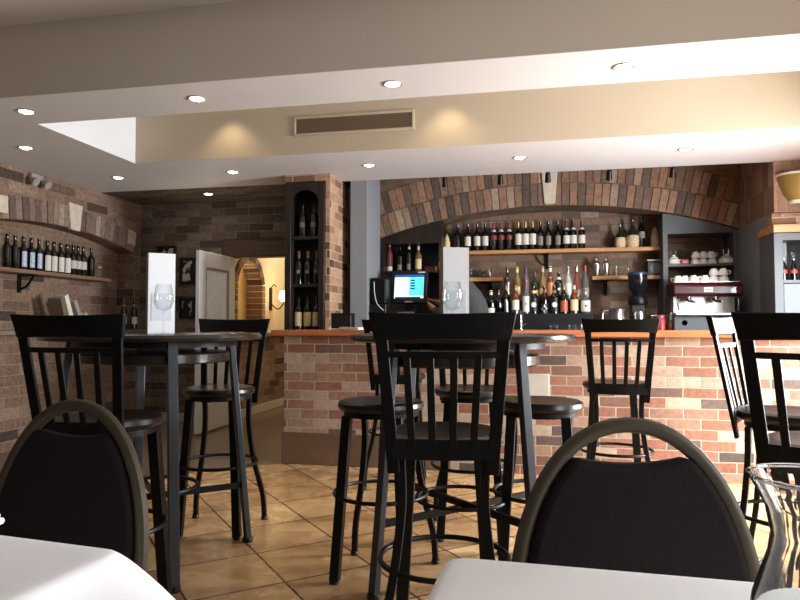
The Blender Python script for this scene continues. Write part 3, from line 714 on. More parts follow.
bottle('tall', M_WINEB, (onY(642.5, YU), YU, 1.92), 'tall dark bottle between straw flask and cream jar', G, lab=M_LABELK, lz=(.1, .17))

# ---- left niche cabinet bottles
YC = 7.3
GL = 'bottles in the left niche unit'
bottle('tall', M_PINKB, (onY(389.5, YC), YC, 1.70), 'rose bottle with white base label in the left niche unit', GL, lab=M_LABELW, lz=(.01, .06), cap=M_GOLD)
bottle('spirit', M_WINEB, (onY(400, YC), YC, 1.70), 'short dark bottle in the left niche unit', GL, lab=M_LABELK, lz=(.02, .08), width=.6)
bottle('tall', M_WINE, (onY(409, YC), YC, 1.70), 'tall dark bottle in the left niche unit', GL, lab=M_LABELK, lz=(.02, .09), width=.6, neck=M_LABELC)
bottle('spirit', M_GOLDL, (onY(418.5, YC), YC, 1.70), 'squat bottle with cream label in the left niche unit', GL, cap=M_LABELW, lab=M_LABELC, lz=(.03, .14))
t = thing('tin_box', 'small red-brown box at the end of the left niche unit', 'box', (onY(430, YC), YC, 1.70))
bm = BM(); box(bm, -.05, .05, -.03, .03, 0, .045); obj('body', bm, mat('rust tin', (126, 62, 44), .5), t, bevel=.004)
bm = BM(); box(bm, -.052, .052, -.032, .032, .045, .055); obj('lid', bm, mat('rust tin', (126, 62, 44), .5), t, bevel=.003)

# ---- hanging / standing glasses on the small left shelf
gp = None
def glass_tumbler(x, y, z, lab, group, r=.032, h=.1):
    global gp
    if gp is None:
        gp = thing('drinking_glass', lab, 'glass', (x, y, z), 0, group)
        bm = BM(); lathe(bm, [(0, .004), (r*.85, .004), (r, h), (r-.002, h), (r*.8, .012), (0, .012)], 16); obj('glass_body', bm, M_GLASS2, gp)
        bm = BM(); lathe(bm, [(0, 0), (r*.85, 0), (r*.86, .005), (0, .005)], 16); obj('base', bm, M_GLASS2, gp)
        return gp
    return dup(gp, (x, y, z), 0, lab, group)
k = 0
for yy in (7.33, 7.43):
    for px in (471, 477, 483, 489):
        glass_tumbler(onY(px, yy), yy, 1.62, 'clear glass on the shelf behind the bartender, %s row, %s from left' % (['front', 'rear'][yy > 7.4], ORD[k % 4]), 'glasses on the short shelf'); k += 1
for k, px in enumerate((616, 622, 628)): glass_tumbler(onY(px, 7.36), 7.36, 1.62, 'small glass beside the cocktail shakers, %s from the shakers' % ORD[k], 'glasses beside the shakers')
for k in range(6): px = 552+k*6.2; glass_tumbler(onY(px, 6.79), 6.79, 1.0, 'upturned glass before the liquor stand, %s from left' % ORD[k], 'glasses before the liquor bottles')
# shakers
for k, px in enumerate((597, 606.5)):
    t = thing('cocktail_shaker', ['steel cocktail shaker nearer the liquor bottles', 'steel cocktail shaker nearer the coffee grinder'][k], 'shaker', (onY(px, 7.36), 7.36, 1.62), 0, 'cocktail shakers')
    bm = BM(); lathe(bm, [(0, 0), (.028, 0), (.03, .005), (.04, .125), (.04, .13)], 18); obj('body', bm, M_STEEL, t)
    bm = BM(); lathe(bm, [(.041, .128), (.041, .14), (.028, .165), (.02, .17)], 18); obj('strainer', bm, M_STEEL, t)
    bm = BM(); lathe(bm, [(.0205, .168), (.0195, .195), (.01, .205), (0, .207)], 18); obj('cap', bm, M_CHROME, t)
# small speaker box
t = thing('speaker', 'small black speaker box at the end of the shaker shelf', 'speaker', (onY(655.5, 7.36), 7.36, 1.62))
bm = BM(); box(bm, -.085, .07, -.08, .08, 0, .15); obj('cabinet', bm, M_PLAST, t, bevel=.006)
bm = BM(); box(bm, -.09, .075, -.085, .085, .152, .165); obj('top', bm, M_STEEL, t, bevel=.003)
bm = BM(); lathe(bm, [(0, .0), (.05, 0), (.055, .006), (0, .002)], 20, M=Matrix.Translation((-.007, -.081, .075)) @ Matrix.Rotation(PI/2, 4, 'X')); obj('grille', bm, M_GREYD, t)

# ---- liquor stand with two rows
xr0, xr1 = onY(487, 6.9), onY(592, 6.9)
t = thing('bottle_stand', 'black stepped stand for liquor bottles on the back counter', 'stand', ((xr0+xr1)/2, 6.84, 1.0)); hw = (xr1-xr0)/2
bm = BM(); box(bm, -hw, hw, 0, .125, 0, .215); obj('lower_step', bm, M_PLAST, t, bevel=.004)
bm = BM(); box(bm, -hw, hw, .126, .26, 0, .36); obj('upper_step', bm, M_PLAST, t, bevel=.004)
GB = 'liquor bottles on the stepped stand'; zU, yU = 1.361, 7.03; zF, yF = 1.216, 6.90
def lq(px, row, what, *a, **k):
    z, y = (zU, yU) if row else (zF, yF)
    bottle(a[0], a[1], (onY(px, y), y, z), '%s, %s step of liquor stand' % (what.rstrip(','), ['lower', 'upper'][row]), GB, **k)
MATS['black ink'] = mat('black ink', (26, 26, 28), .6); MATS['white ink'] = mat('white ink', (230, 228, 220), .6)
M_LK = mat('black label', (20, 20, 22), .5)
lq(507.5, 1, 'dark bottle with round cream emblem', 'tall', M_WINE, lab=M_AMBER, lz=(.02, .19), emblem=('round', 'cream paper label', .02), cap=M_AMBER)
lq(517.3, 1, 'pale golden bottle with long yellow neck', 'tall', M_GOLDL, cap=mat('yellow cap', (222, 196, 92), .4), lab=M_LABELC, lz=(.05, .14))
lq(526, 1, 'slim clear bottle with brown cap', 'tall', M_CLEARB, cap=mat('brown cap', (92, 52, 36), .4), lab=M_LABELR, lz=(.1, .15))
lq(535, 1, 'green bottle with red cap', 'spirit', M_GREENG, cap=M_LABELR, lab=M_GOLD, lz=(.04, .1))
lq(543, 1, 'pink-capped amber bottle', 'tall', M_GOLDL, cap=mat('pink cap', (206, 150, 140), .4), lab=M_LABELC, lz=(.06, .12))
lq(550.5, 1, 'copper bottle with white cap', 'tall', M_AMBER, cap=M_LABELW, lab=mat('copper label', (190, 120, 70), .4), lz=(.04, .18))
lq(559, 1, 'black bottle with dark label and white cross bands', 'spirit', M_WINEB, lab=M_LK, lz=(.05, .17), emblem=('round', 'white ink', .014), neck=M_LABELW)
lq(568.3, 1, 'white frosted bottle', 'tall', M_WHITEB, cap=M_CLEARB, lab=M_LABELW, lz=(.05, .17))
lq(577, 1, 'pink spirit bottle with silver cap', 'tall', M_PINKB, cap=M_STEEL, lab=M_LABELK, lz=(.05, .1))
lq(585.5, 1, 'large clear bottle with red cap', 'tall', M_CLEARB, cap=M_REDC, lab=M_LABELK, lz=(.03, .12))
lq(491, 0, 'short dark bottle with white foot label, first from the bartender', 'squat', M_WINEB, lab=M_LABELW, lz=(.0, .06), cap=M_LABELW)
lq(498.5, 0, 'plain short black bottle', 'squat', M_WINEB)
lq(506, 0, 'dark bottle with a silver stripe label', 'spirit', M_WINEB, lab=M_STEEL, lz=(.02, .15), width=.3, cap=M_CLEARB)
lq(515.5, 0, 'white-labelled amber bottle', 'spirit', M_AMBER, lab=M_LABELW, lz=(.04, .14), cap=M_GOLD)
lq(526, 0, 'clear bottle with tall white label', 'tall', M_CLEARB, lab=M_LABELW, lz=(.02, .18), cap=M_LABELR, emblem=('round', 'black ink', .008))
lq(533.8, 0, 'black bottle with round white emblem, left of the diamond one,', 'spirit', M_WINEB, lab=M_LK, lz=(.02, .16), emblem=('round', 'white ink', .026), neck=M_LABELC)
lq(544.3, 0, 'black bottle with white diamond emblem', 'spirit', M_WINEB, lab=M_LK, lz=(.0, .1), emblem=('diamond', 'white ink', .046), neck=M_LABELR)
lq(554.5, 0, 'black bottle with round white emblem, right of the diamond one,', 'spirit', M_WINEB, lab=M_LK, lz=(.02, .16), emblem=('round', 'white ink', .026), neck=M_GOLD)
lq(564, 0, 'brown bottle with reddish label', 'spirit', M_WINE, lab=mat('rust label', (170, 84, 56), .5), lz=(.02, .13), cap=M_GOLD)
lq(574.3, 0, 'amber bottle with cream label and red neck', 'spirit', M_AMBER, lab=M_LABELC, lz=(.03, .14), cap=M_LABELW, neck=M_REDC)
lq(585.5, 0, 'wide clear bottle with white label', 'squat', M_CLEARB, lab=M_LABELW, lz=(.02, .13), cap=M_WHITEB, emblem=('round', 'black ink', .01))
# bar tap
t = thing('bar_tap', 'chrome gooseneck tap on the back counter', 'tap', (onY(521, 6.78), 6.78, 1.0))
bm = BM(); lathe(bm, [(0, 0), (.03, 0), (.03, .01), (.014, .02), (.012, .12), (0, .12)], 14); obj('base', bm, M_CHROME, t)
bm = BM(); tube(bm, smoothpts([(0, 0, .1), (0, 0, .2), (0, -.04, .235), (0, -.08, .2), (0, -.085, .17)], 6), .009); obj('spout', bm, M_CHROME, t)
bm = BM(); tube(bm, [(.012, 0, .09), (.05, 0, .11)], .006); obj('lever', bm, M_CHROME, t)

# ---- pitcher, grinder, small things, espresso machine
def wpos(px, Y): return (onY(px, Y), Y, 1.0)
t = thing('milk_pitcher', 'steel milk pitcher beside the coffee grinder', 'pitcher', wpos(617, 6.86))
bm = BM(); lathe(bm, [(0, 0), (.075, 0), (.08, .005), (.086, .12), (.076, .22), (.084, .26), (.081, .26), (.072, .22), (.08, .12), (.07, .01), (0, .01)], 22); obj('body', bm, M_STEEL, t)
bm = BM(); tube(bm, smoothpts([(-.075, 0, .24), (-.13, 0, .23), (-.135, 0, .13), (-.083, 0, .08)], 5), .008); obj('handle', bm, M_STEEL, t)
t = thing('coffee_grinder', 'tall black coffee grinder with a smoked bean hopper', 'coffee grinder', wpos(638, 6.93))
bm = BM(); box(bm, -.085, .085, -.12, .12, 0, .06); box(bm, -.07, .07, -.02, .11, .06, .32); obj('body', bm, M_PLAST, t, bevel=.015)
bm = BM(); lathe(bm, [(0, .3), (.085, .3), (.095, .33), (.08, .38), (.05, .4), (0, .4)], 20); obj('collar', bm, M_BLACKM, t)
bm = BM(); lathe(bm, [(.045, .4), (.09, .47), (.095, .6), (.09, .6), (.085, .475), (.04, .41)], 20); obj('hopper', bm, mat('smoked plastic', (20, 24, 30), .15, coat=.3), t)
bm = BM(); lathe(bm, [(.098, .6), (.098, .615), (.08, .63), (0, .632)], 20); obj('lid', bm, mat('blue black lid', (46, 56, 70), .3), t)
bm = BM(); lathe(bm, [(0, .1), (.045, .1), (.055, .2), (.05, .23), (0, .24)], 18, c=(0, -.08, 0)); obj('dosing_chamber', bm, M_STEEL, t)
bm = BM(); tube(bm, [(.05, -.08, .14), (.12, -.1, .13)], .009); obj('lever', bm, M_PLAST, t)
t = thing('cash_box', 'small grey metal box behind the red jar', 'box', wpos(658, 6.92))
bm = BM(); box(bm, -.075, .085, -.06, .06, 0, .18); obj('body', bm, M_GREYD, t, bevel=.006)
bm = BM(); box(bm, -.078, .088, -.063, .063, .181, .2); obj('lid', bm, M_STEEL, t, bevel=.006)
t = thing('jar', 'small red jar on the back counter before the grey box', 'jar', wpos(661, 6.79))
bm = BM(); lathe(bm, [(0, 0), (.035, 0), (.038, .15), (.03, .165)], 16); obj('pot', bm, M_RED, t)
bm = BM(); lathe(bm, [(.034, .165), (.034, .195), (0, .198)], 16); obj('lid', bm, mat('pink lid', (206, 96, 110), .4), t)
t = thing('squeeze_bottle', 'small amber sauce bottle beside the espresso machine', 'bottle', wpos(671, 6.79))
bm = BM(); lathe(bm, [(0, 0), (.03, 0), (.032, .12), (.014, .15)], 14); obj('body', bm, M_AMBER, t)
bm = BM(); lathe(bm, [(.016, .148), (.013, .165), (.005, .22), (0, .22)], 14); obj('nozzle', bm, M_LABELW, t)

MX = onY(707, 6.72); MY = 6.70
t = thing('espresso_machine', 'maroon and steel espresso machine on the back counter', 'espresso machine', (MX, MY, 1.0)); hw = .295
bm = BM(); box(bm, -hw, hw, .02, .36, .03, .19); obj('base', bm, M_GREYD, t, bevel=.008)
bm = BM(); box(bm, -hw-.01, hw+.02, -.10, .2, .19, .215); obj('drip_tray', bm, M_STEEL, t, bevel=.005)
bm = BM(); box(bm, -hw+.02, hw-.02, .14, .16, .215, .37); obj('splash_panel', bm, mat('satin steel', (180, 178, 174), .35, metal=.7), t)
bm = BM(); box(bm, -hw+.0, hw, .16, .36, .215, .5); obj('body', bm, M_GREYD, t, bevel=.01)
bm = BM(); prism(bm, [(-.03, .37), (.16, .37), (.34, .40), (.34, .505), (.0, .505), (-.045, .47), (-.05, .40)], -hw-.01, hw+.01, lambda s, z, w: (w, s, z)); obj('hood', bm, M_MAROON, t, bevel=.01)
bm = BM(); box(bm, -.04, .04, -.053, -.045, .41, .455); o = obj('badge', bm, M_LABELW, t, bevel=.002)
bm = BM(); box(bm, -.03, .03, -.0555, -.053, .432, .44); box(bm, -.022, .022, -.0555, -.053, .42, .425); obj('badge_mark', bm, M_RED, o)
bm = BM(); box(bm, -hw+.005, hw-.005, .0, .34, .506, .512); obj('cup_rail', bm, M_STEEL, t)
for s in (-.16, .08):
    bm = BM(); lathe(bm, [(0, .40), (.035, .40), (.038, .34), (.03, .325), (0, .325)], 18, c=(s, .06, 0)); o = obj('group_head', bm, M_CHROME, t)
    bm = BM(); tube(bm, [(s, .03, .33), (s+.02, -.12, .315)], .013); obj('portafilter_handle', bm, M_PLAST, o)
for s in (-1, 1):
    bm = BM(); tube(bm, smoothpts([(s*.25, .02, .39), (s*.27, -.02, .33), (s*.26, -.03, .24)], 5), .007); obj('steam_wand', bm, M_CHROME, t)
for s in (-.2, .2):
    bm = BM(); lathe(bm, [(0, -.02), (.022, -.02), (.026, 0), (0, 0)], 16, M=Matrix.Translation((s, .02, .12)) @ Matrix.Rotation(PI/2, 4, 'X')); obj('knob', bm, M_PLAST, t)
for s in (-.25, .25):
    bm = BM(); lathe(bm, [(0, 0), (.025, 0), (.02, .03), (0, .03)], 12, c=(s, .1, 0)); obj('foot', bm, M_PLAST, t)
    bm = BM(); lathe(bm, [(0, 0), (.025, 0), (.02, .03), (0, .03)], 12, c=(s, .3, 0)); obj('foot', bm, M_PLAST, t)
# cups
cupp = None
def cup(x, y, z, lab, group, rz=0):
    global cupp
    if cupp is None:
        cupp = thing('coffee_cup', lab, 'cup', (x, y, z), rz, group)
        bm = BM(); lathe(bm, [(.041, 0), (.045, 0), (.0445, .022), (.038, .045), (.027, .058), (.025, .065), (.022, .065), (.021, .061), (0, .061)], 18); obj('cup_bowl', bm, M_CUP, cupp)
        bm = BM(); tube(bm, smoothpts([(.043, 0, .014), (.066, 0, .018), (.064, 0, .042), (.036, 0, .046)], 4), .0045, 6); obj('handle', bm, M_CUP, cupp)
        return cupp
    return dup(cupp, (x, y, z), rz, lab, group)
zt = 1.5125
for k, (px, dy, st, rz) in enumerate(((678.5, .14, 0, 2.6), (685.5, .14, 0, .2), (694, .1, 0, 2.9), (700, .2, 0, .5), (705.5, .1, 0, 3.4), (714, .12, 0, .3), (714.5, .12, 1, .9), (724.5, .11, 0, 3.0), (724, .11, 1, .2))):
    z = zt+.062*st if st else zt
    lab = ('white upturned cup stacked on another above the espresso machine, %s' % ('nearer the middle' if k == 6 else 'at the right end')) if st else 'white upturned cup on top of the espresso machine, %s from left' % ORD[[0, 1, 2, 3, 4, 5, 5, 6][k]]
    y = MY+dy; cup(onY(px, y), y, z+.003*st, lab, 'cups on the espresso machine', rz)
for k, (px, st) in enumerate(((696, 0), (696.5, 1), (704, 0), (704.5, 1), (713, 0), (712, 1))):
    cup(onY(px, 7.22), 7.22, 1.72+.065*st, 'white upturned cup on the grey unit shelf, %s stack from left, %s cup' % (ORD[k//2], ['lower', 'upper'][st]), 'cups on the grey unit shelf', .4+k)
def teapot(px, lab, s=1):
    t = thing('sugar_pot', lab, 'pot', (onY(px, 7.22), 7.22, 1.72))
    bm = BM(); lathe(bm, [(0, 0), (.05*s, 0), (.064*s, .015), (.06*s, .05), (.045*s, .065), (.04*s, .066)], 18); obj('bowl', bm, M_CUP, t)
    bm = BM(); lathe(bm, [(.047*s, .066), (.04*s, .078), (.012, .085), (.014, .1), (0, .104)], 18); obj('lid', bm, M_CUP, t)
    bm = BM(); tube(bm, smoothpts([(.055*s, 0, .05), (.09*s, 0, .045), (.06*s, 0, .015)], 4), .006); obj('handle', bm, M_CUP, t)
    for k in range(2):
        bm = BM(); tube(bm, [(.02-.04*k, .01, .07), (.025-.05*k, .015, .15)], .006); obj('spoon', bm, M_STEEL, t)
teapot(674.5, 'white lidded pot at the left end of the grey unit shelf')
teapot(727.5, 'wide white lidded bowl at the right end of the grey unit shelf', 1.2)
t = thing('tea_box', 'small red tea box beside the cups in the grey unit', 'box', (onY(685.5, 7.2), 7.2, 1.72))
bm = BM(); box(bm, -.035, .035, -.025, .025, 0, .05); obj('carton', bm, M_RED, t, bevel=.003)
bm = BM(); box(bm, -.02, .02, -.0265, -.025, .015, .035); obj('label_paper', bm, mat('pale pink', (226, 170, 164), .6), t)

# ---- grey cabinet at far right
GX = XE-.012
t = thing('display_cabinet', 'tall grey open-fronted cabinet at the far right of the bar', 'cabinet', (GX, 6.12, 0)); w = .9; D = .36; H = 1.88
bm = BM(); box(bm, 0, .035, 0, D, 0, H); obj('side', bm, M_GREYD, t)
bm = BM(); box(bm, w-.035, w, 0, D, 0, H); obj('side', bm, M_GREYD, t)
bm = BM(); box(bm, .035, w-.035, D-.02, D, 0, H); obj('back_panel', bm, M_BLACK, t)
bm = BM(); box(bm, .035, w-.035, 0, D-.02, H-.06, H); obj('top', bm, M_GREYD, t)
bm = BM(); box(bm, .035, w-.035, .0, D-.02, 1.455, 1.475); obj('shelf', bm, M_GREY, t, bevel=.003)
bm = BM(); box(bm, .0, .07, -.012, 0, 0, H); box(bm, w-.07, w, -.012, 0, 0, H); obj('face_frame', bm, mat('slate paint', (82, 88, 92), .5), t, bevel=.003)
bm = BM(); box(bm, .07, w-.07, -.01, .01, .08, 1.45); obj('door', bm, mat('light grey door', (92, 100, 105), .45), t, bevel=.004)
bm = BM(); box(bm, .07, w-.07, -.008, .0, 1.455, 1.48); obj('shelf_edge', bm, MATS['slate paint'], t)
for k, px in enumerate((784.5, 794.5, 804)): bottle('soda', M_WINEB, (onY(px, 6.24), 6.24, 1.476), 'small dark bottle with red label in grey cabinet, %s from left' % ORD[k], 'small bottles in the grey cabinet', lab=mat('coral label', (206, 84, 76), .5), lz=(.068, .105), width=1.5, cap=M_STEEL)
for k, px in enumerate((786, 795, 804)):
    X = onY(px, 6.3); z = H-.06
    t = thing('hanging_glass', 'stemmed glass hanging upside down in grey cabinet, %s from left' % ORD[k], 'glass', (X, 6.3, z), 0, 'hanging glasses in grey cabinet')
    bm = BM(); lathe(bm, [(.035, -.001), (.035, -.004), (.004, -.012), (.004, -.06)], 14); obj('stem', bm, M_GLASS2, t)
    bm = BM(); lathe(bm, [(.004, -.06), (.028, -.075), (.034, -.11), (.028, -.16)], 14); obj('glass_bowl', bm, M_GLASS2, t)

# ---- till on the back counter
bm = BM(); box(bm, 0, .62, 0, .535, 0, .97)
t = thing('side_counter', 'low black counter under the till beside the grey pilaster', 'counter', (-1.58, 6.2, 0))
obj('cabinet', bm, M_BLACK, t)
bm = BM(); box(bm, 0, .63, -.01, .535, .972, 1.0); obj('worktop', bm, M_PLAST, t, bevel=.004)
TX = onY(409, 6.45); TY = 6.48
t = thing('till_terminal', 'black touchscreen till with a lit blue and white screen', 'till', (TX, TY, 1.0)); t.rotation_euler = (0, 0, -.06)
bm = BM(); box(bm, -.12, .12, -.08, .12, 0, .04); obj('base', bm, M_PLAST, t, bevel=.01)
bm = BM(); box(bm, -.05, .05, .03, .08, .04, .42); obj('stand', bm, M_PLAST, t, bevel=.008)
MT = Matrix.Translation((0, 0, .475)) @ Matrix.Rotation(math.radians(-10), 4, 'X')
bm = BM(); box(bm, -.185, .185, -.02, .03, -.165, .165, MT); o = obj('monitor', bm, M_PLAST, t, bevel=.01)
def scr(x0, x1, z0, z1, d, m, nm='screen'):
    bm = BM(); box(bm, x0, x1, -.0205-d, -.020, z0, z1, MT); return obj(nm, bm, m, o)
scr(-.15, .15, -.115, .125, .001, mat('screen white', (214, 232, 240), .3, emit=1.5))
scr(.0, .15, -.09, .1, .0016, mat('screen cyan', (90, 214, 222), .3, emit=1.1), 'screen_area')
scr(-.15, .15, .1, .125, .0016, mat('screen blue', (34, 84, 170), .3, emit=.8), 'screen_bar')
scr(-.14, .12, -.118, -.1, .0018, mat('screen dark', (40, 60, 90), .3, emit=.3), 'screen_toolbar')
for k in range(4): scr(.015, .06, .06-.028*k, .075-.028*k, .0022, mat('screen dark', (40, 60, 90), .3, emit=.3), 'screen_button')
bm = BM(); box(bm, .085, .16, -.0215, -.02, .143, .155, MT); obj('maker_plate', bm, M_LABELW, o)
bm = BM(); box(bm, -.04, .04, -.0215, -.02, -.158, -.14, MT); obj('status_strip', bm, M_LABELK, o)
bm = BM(); box(bm, -.09, .07, -.15, -.06, .042, .06, Matrix.Translation((0, 0, .17))); obj('card_reader', bm, M_GREYD, t, bevel=.004)
t = thing('receipt_printer', 'tall black receipt printer with a white cable beside the till', 'printer', (-1.495, 6.30, 1.0))
bm = BM(); box(bm, -.08, .08, -.08, .12, 0, .3); obj('body', bm, M_PLAST, t, bevel=.01)
bm = BM(); box(bm, -.075, .075, -.07, .11, .3, .56); obj('lid', bm, M_BLACK, t, bevel=.015)
bm = BM(); tube(bm, smoothpts([(-.04, -.075, .52), (-.03, -.09, .4), (.0, -.095, .3), (.06, -.09, .24)], 6), .004, 6); obj('cable', bm, M_LABELW, t)

# ---- things on the bar
t = thing('napkin_box', 'small black box on the bar beside the grey pilaster', 'box', (onY(343, 5.5), 5.5, BZ))
bm = BM(); box(bm, -.09, .09, -.06, .06, 0, .13); obj('body', bm, M_PLAST, t, bevel=.006)
bm = BM(); box(bm, -.05, .05, -.0615, -.06, .03, .04); box(bm, -.092, .092, -.062, .062, .131, .142); obj('lid', bm, M_PLAST, t, bevel=.003)
for k, (px, py, r, lab) in enumerate(((340, 5.2, .2, 'white paper sheet lying flat on the bar before the black box'), (352, 5.16, -.3, 'white paper slip lying on the bar nearest the centre stool'))):
    bm = BM(); box(bm, -.09, .09, -.05, .05, 0, .006+.012*k)
    for v in bm.verts: v.co.z += .004*math.sin(v.co.x*40)
    o = obj('paper_sheet', bm, M_LABELW); o.location = (onY(px, py), py, BZ+.004); o.rotation_euler = (0, 0, r); tag(o, lab, 'paper')

# ================================================================== BARTENDER
def skin_mesh(name, verts, edges, m, parent, sub=2, root=0):
    me = bpy.data.meshes.new(name); me.from_pydata([v[0] for v in verts], edges, []); me.materials.append(m)
    o = bpy.data.objects.new(name, me); COL.objects.link(o)
    if parent: o.parent = parent
    md = o.modifiers.new('skin', 'SKIN'); md.use_smooth_shade = True
    if not me.skin_vertices: me.skin_vertices.new()
    for i, v in enumerate(verts):
        r = v[1]; r = r if isinstance(r, tuple) else (r, r)
        me.skin_vertices[0].data[i].radius = r; me.skin_vertices[0].data[i].use_root = (i == root)
    s = o.modifiers.new('sub', 'SUBSURF'); s.levels = sub; s.render_levels = sub
    return o
# he stands behind the bar, turned to the till (local -X), bent forward; local frame: -X towards the till, Y away from the viewer
PX = onY(474, 6.42); PYp = 6.42
t = thing('person', 'bartender in charcoal shirt leaning towards the till, hand at its screen', 'person', (PX, PYp, 0)); t.rotation_euler = (0, 0, math.radians(-14))
pel = (.0, 0, .92)
V = [((0, 0, .95), (.13, .16)), ((-.01, 0, 1.12), (.12, .15)), ((-.03, 0, 1.30), (.14, .17)), ((-.08, 0, 1.46), (.12, .16)), ((-.17, 0, 1.535), (.06, .065)), ((-.23, 0, 1.58), (.055, .06)),
     ((-.28, 0, 1.62), (.085, .075)), ((-.30, 0, 1.70), (.1, .078)), ((-.295, 0, 1.76), (.07, .06)),
     # near (left) arm, -Y
     ((-.08, -.17, 1.45), .06), ((-.15, -.25, 1.24), .047), ((-.33, -.16, 1.21), .038), ((-.40, -.06, 1.27), .028),
     # far arm
     ((-.08, .17, 1.45), .06), ((-.2, .24, 1.26), .047), ((-.36, .2, 1.27), .038), ((-.43, .16, 1.33), .028),
     # legs
     ((0, -.1, .86), .095), ((-.01, -.11, .48), .062), ((.02, -.12, .1), .042), ((-.1, -.13, .04), (.035, .04)),
     ((0, .1, .86), .095), ((-.01, .11, .48), .062), ((.02, .12, .1), .042), ((-.1, .13, .04), (.035, .04))]
E = [(0, 1), (1, 2), (2, 3), (3, 4), (4, 5), (5, 6), (6, 7), (7, 8), (3, 9), (9, 10), (10, 11), (11, 12), (3, 13), (13, 14), (14, 15), (15, 16), (0, 17), (17, 18), (18, 19), (19, 20), (0, 21), (21, 22), (22, 23), (23, 24)]
# hands: palm + fingers grown from the wrist
def add_hand(w, direction, side, up):
    d = Vector(direction).normalized(); s = Vector(side).normalized(); u = Vector(up).normalized(); p0 = Vector(V[w][0])
    pm = len(V); V.append((tuple(p0+d*.045), (.034, .018))); E.append((w, pm))
    for k, (off, ln) in enumerate(((-.027, .07), (-.009, .082), (.009, .076), (.027, .06))):
        i = len(V); b = p0+d*.088+s*off
        V.append((tuple(b), .0095)); V.append((tuple(b+d*ln*.5-u*.004), .0085)); V.append((tuple(b+d*ln-u*.02), .0075))
        E.extend([(pm, i), (i, i+1), (i+1, i+2)])
    i = len(V); b = p0+d*.035-s*.04
    V.append((tuple(b), .011)); V.append((tuple(b+d*.035-s*.018), .0095)); V.append((tuple(b+d*.062-s*.02), .008)); E.extend([(pm, i), (i, i+1), (i+1, i+2)])
add_hand(12, (-.8, .35, .45), (.1, -.55, .8), (-.3, -.8, -.4)); add_hand(16, (-.9, .1, .3), (0, 1, 0), (0, 0, 1))
body = skin_mesh('body', V, E, M_SKIN, t)
g = .014
TV = [((0, 0, .93), (.145, .175)), ((-.01, 0, 1.12), (.14, .168)), ((-.03, 0, 1.30), (.16, .188)), ((-.08, 0, 1.455), (.138, .175)), ((-.135, 0, 1.50), (.075, .085)),
      ((-.08, -.172, 1.448), .074), ((-.15, -.25, 1.24), .062), ((-.30, -.175, 1.213), .052), ((-.37, -.10, 1.248), .042), ((-.08, .172, 1.448), .074), ((-.2, .24, 1.26), .062), ((-.33, .208, 1.27), .05), ((-.405, .172, 1.312), .04)]
skin_mesh('long_sleeved_shirt', TV, [(0, 1), (1, 2), (2, 3), (3, 4), (3, 5), (5, 6), (6, 7), (7, 8), (3, 9), (9, 10), (10, 11), (11, 12)], M_SHIRT, t)
skin_mesh('trousers', [((0, 0, .95), (.15, .172)), ((0, -.1, .84), .108), ((-.01, -.11, .48), .078), ((.02, -.12, .12), .062), ((0, .1, .84), .108), ((-.01, .11, .48), .078), ((.02, .12, .12), .062)], [(0, 1), (1, 2), (2, 3), (0, 4), (4, 5), (5, 6)], M_APRON, t)
skin_mesh('apron', [((-.03, 0, .6), (.145, .19)), ((-.012, 0, .9), (.15, .185)), ((-.02, 0, 1.0), (.148, .178))], [(0, 1), (1, 2)], M_APRON, t)
HM = Matrix.Translation((-.287, 0, 1.715)) @ Matrix.Rotation(math.radians(-14), 4, 'Y')
bm = BM(); bmesh.ops.create_icosphere(bm, subdivisions=3, radius=1)
for v in list(bm.verts):
    if v.co.x < -.35 and v.co.z < .45 or v.co.z < -.55: bm.verts.remove(v)
for v in bm.verts: v.co = HM @ Vector((v.co.x*.112, v.co.y*.09, v.co.z*.105+.012))
obj('hair', bm, M_HAIR, t)
bm = BM()
FM = Matrix.Translation((-.30, 0, 1.67))
lathe(bm, [(0, -.035), (.008, -.033), (.017, -.01), (.016, .0), (.007, .03), (0, .032)], 10, M=FM @ Matrix.Translation((-.094, 0, .0)))
obj('nose', bm, M_SKIN, t)
for s in (-1, 1):
    bm = BM(); bmesh.ops.create_uvsphere(bm, u_segments=12, v_segments=8, radius=.012, matrix=FM @ Matrix.Translation((-.082, s*.03, .03))); obj('eye', bm, MATS['black ink'], t)
    bm = BM(); lathe(bm, [(0, -.03), (.012, -.026), (.018, .005), (.014, .028), (0, .032)], 10, M=FM @ Matrix.Translation((.0, s*.078, .0)) @ Matrix.Diagonal((1, .45, 1, 1))); obj('ear', bm, M_SKIN, t)
bm = BM(); box(bm, -.092, -.08, -.022, .022, -.055, -.047, FM); obj('mouth', bm, mat('lips', (150, 92, 84), .5), t, bevel=.003)

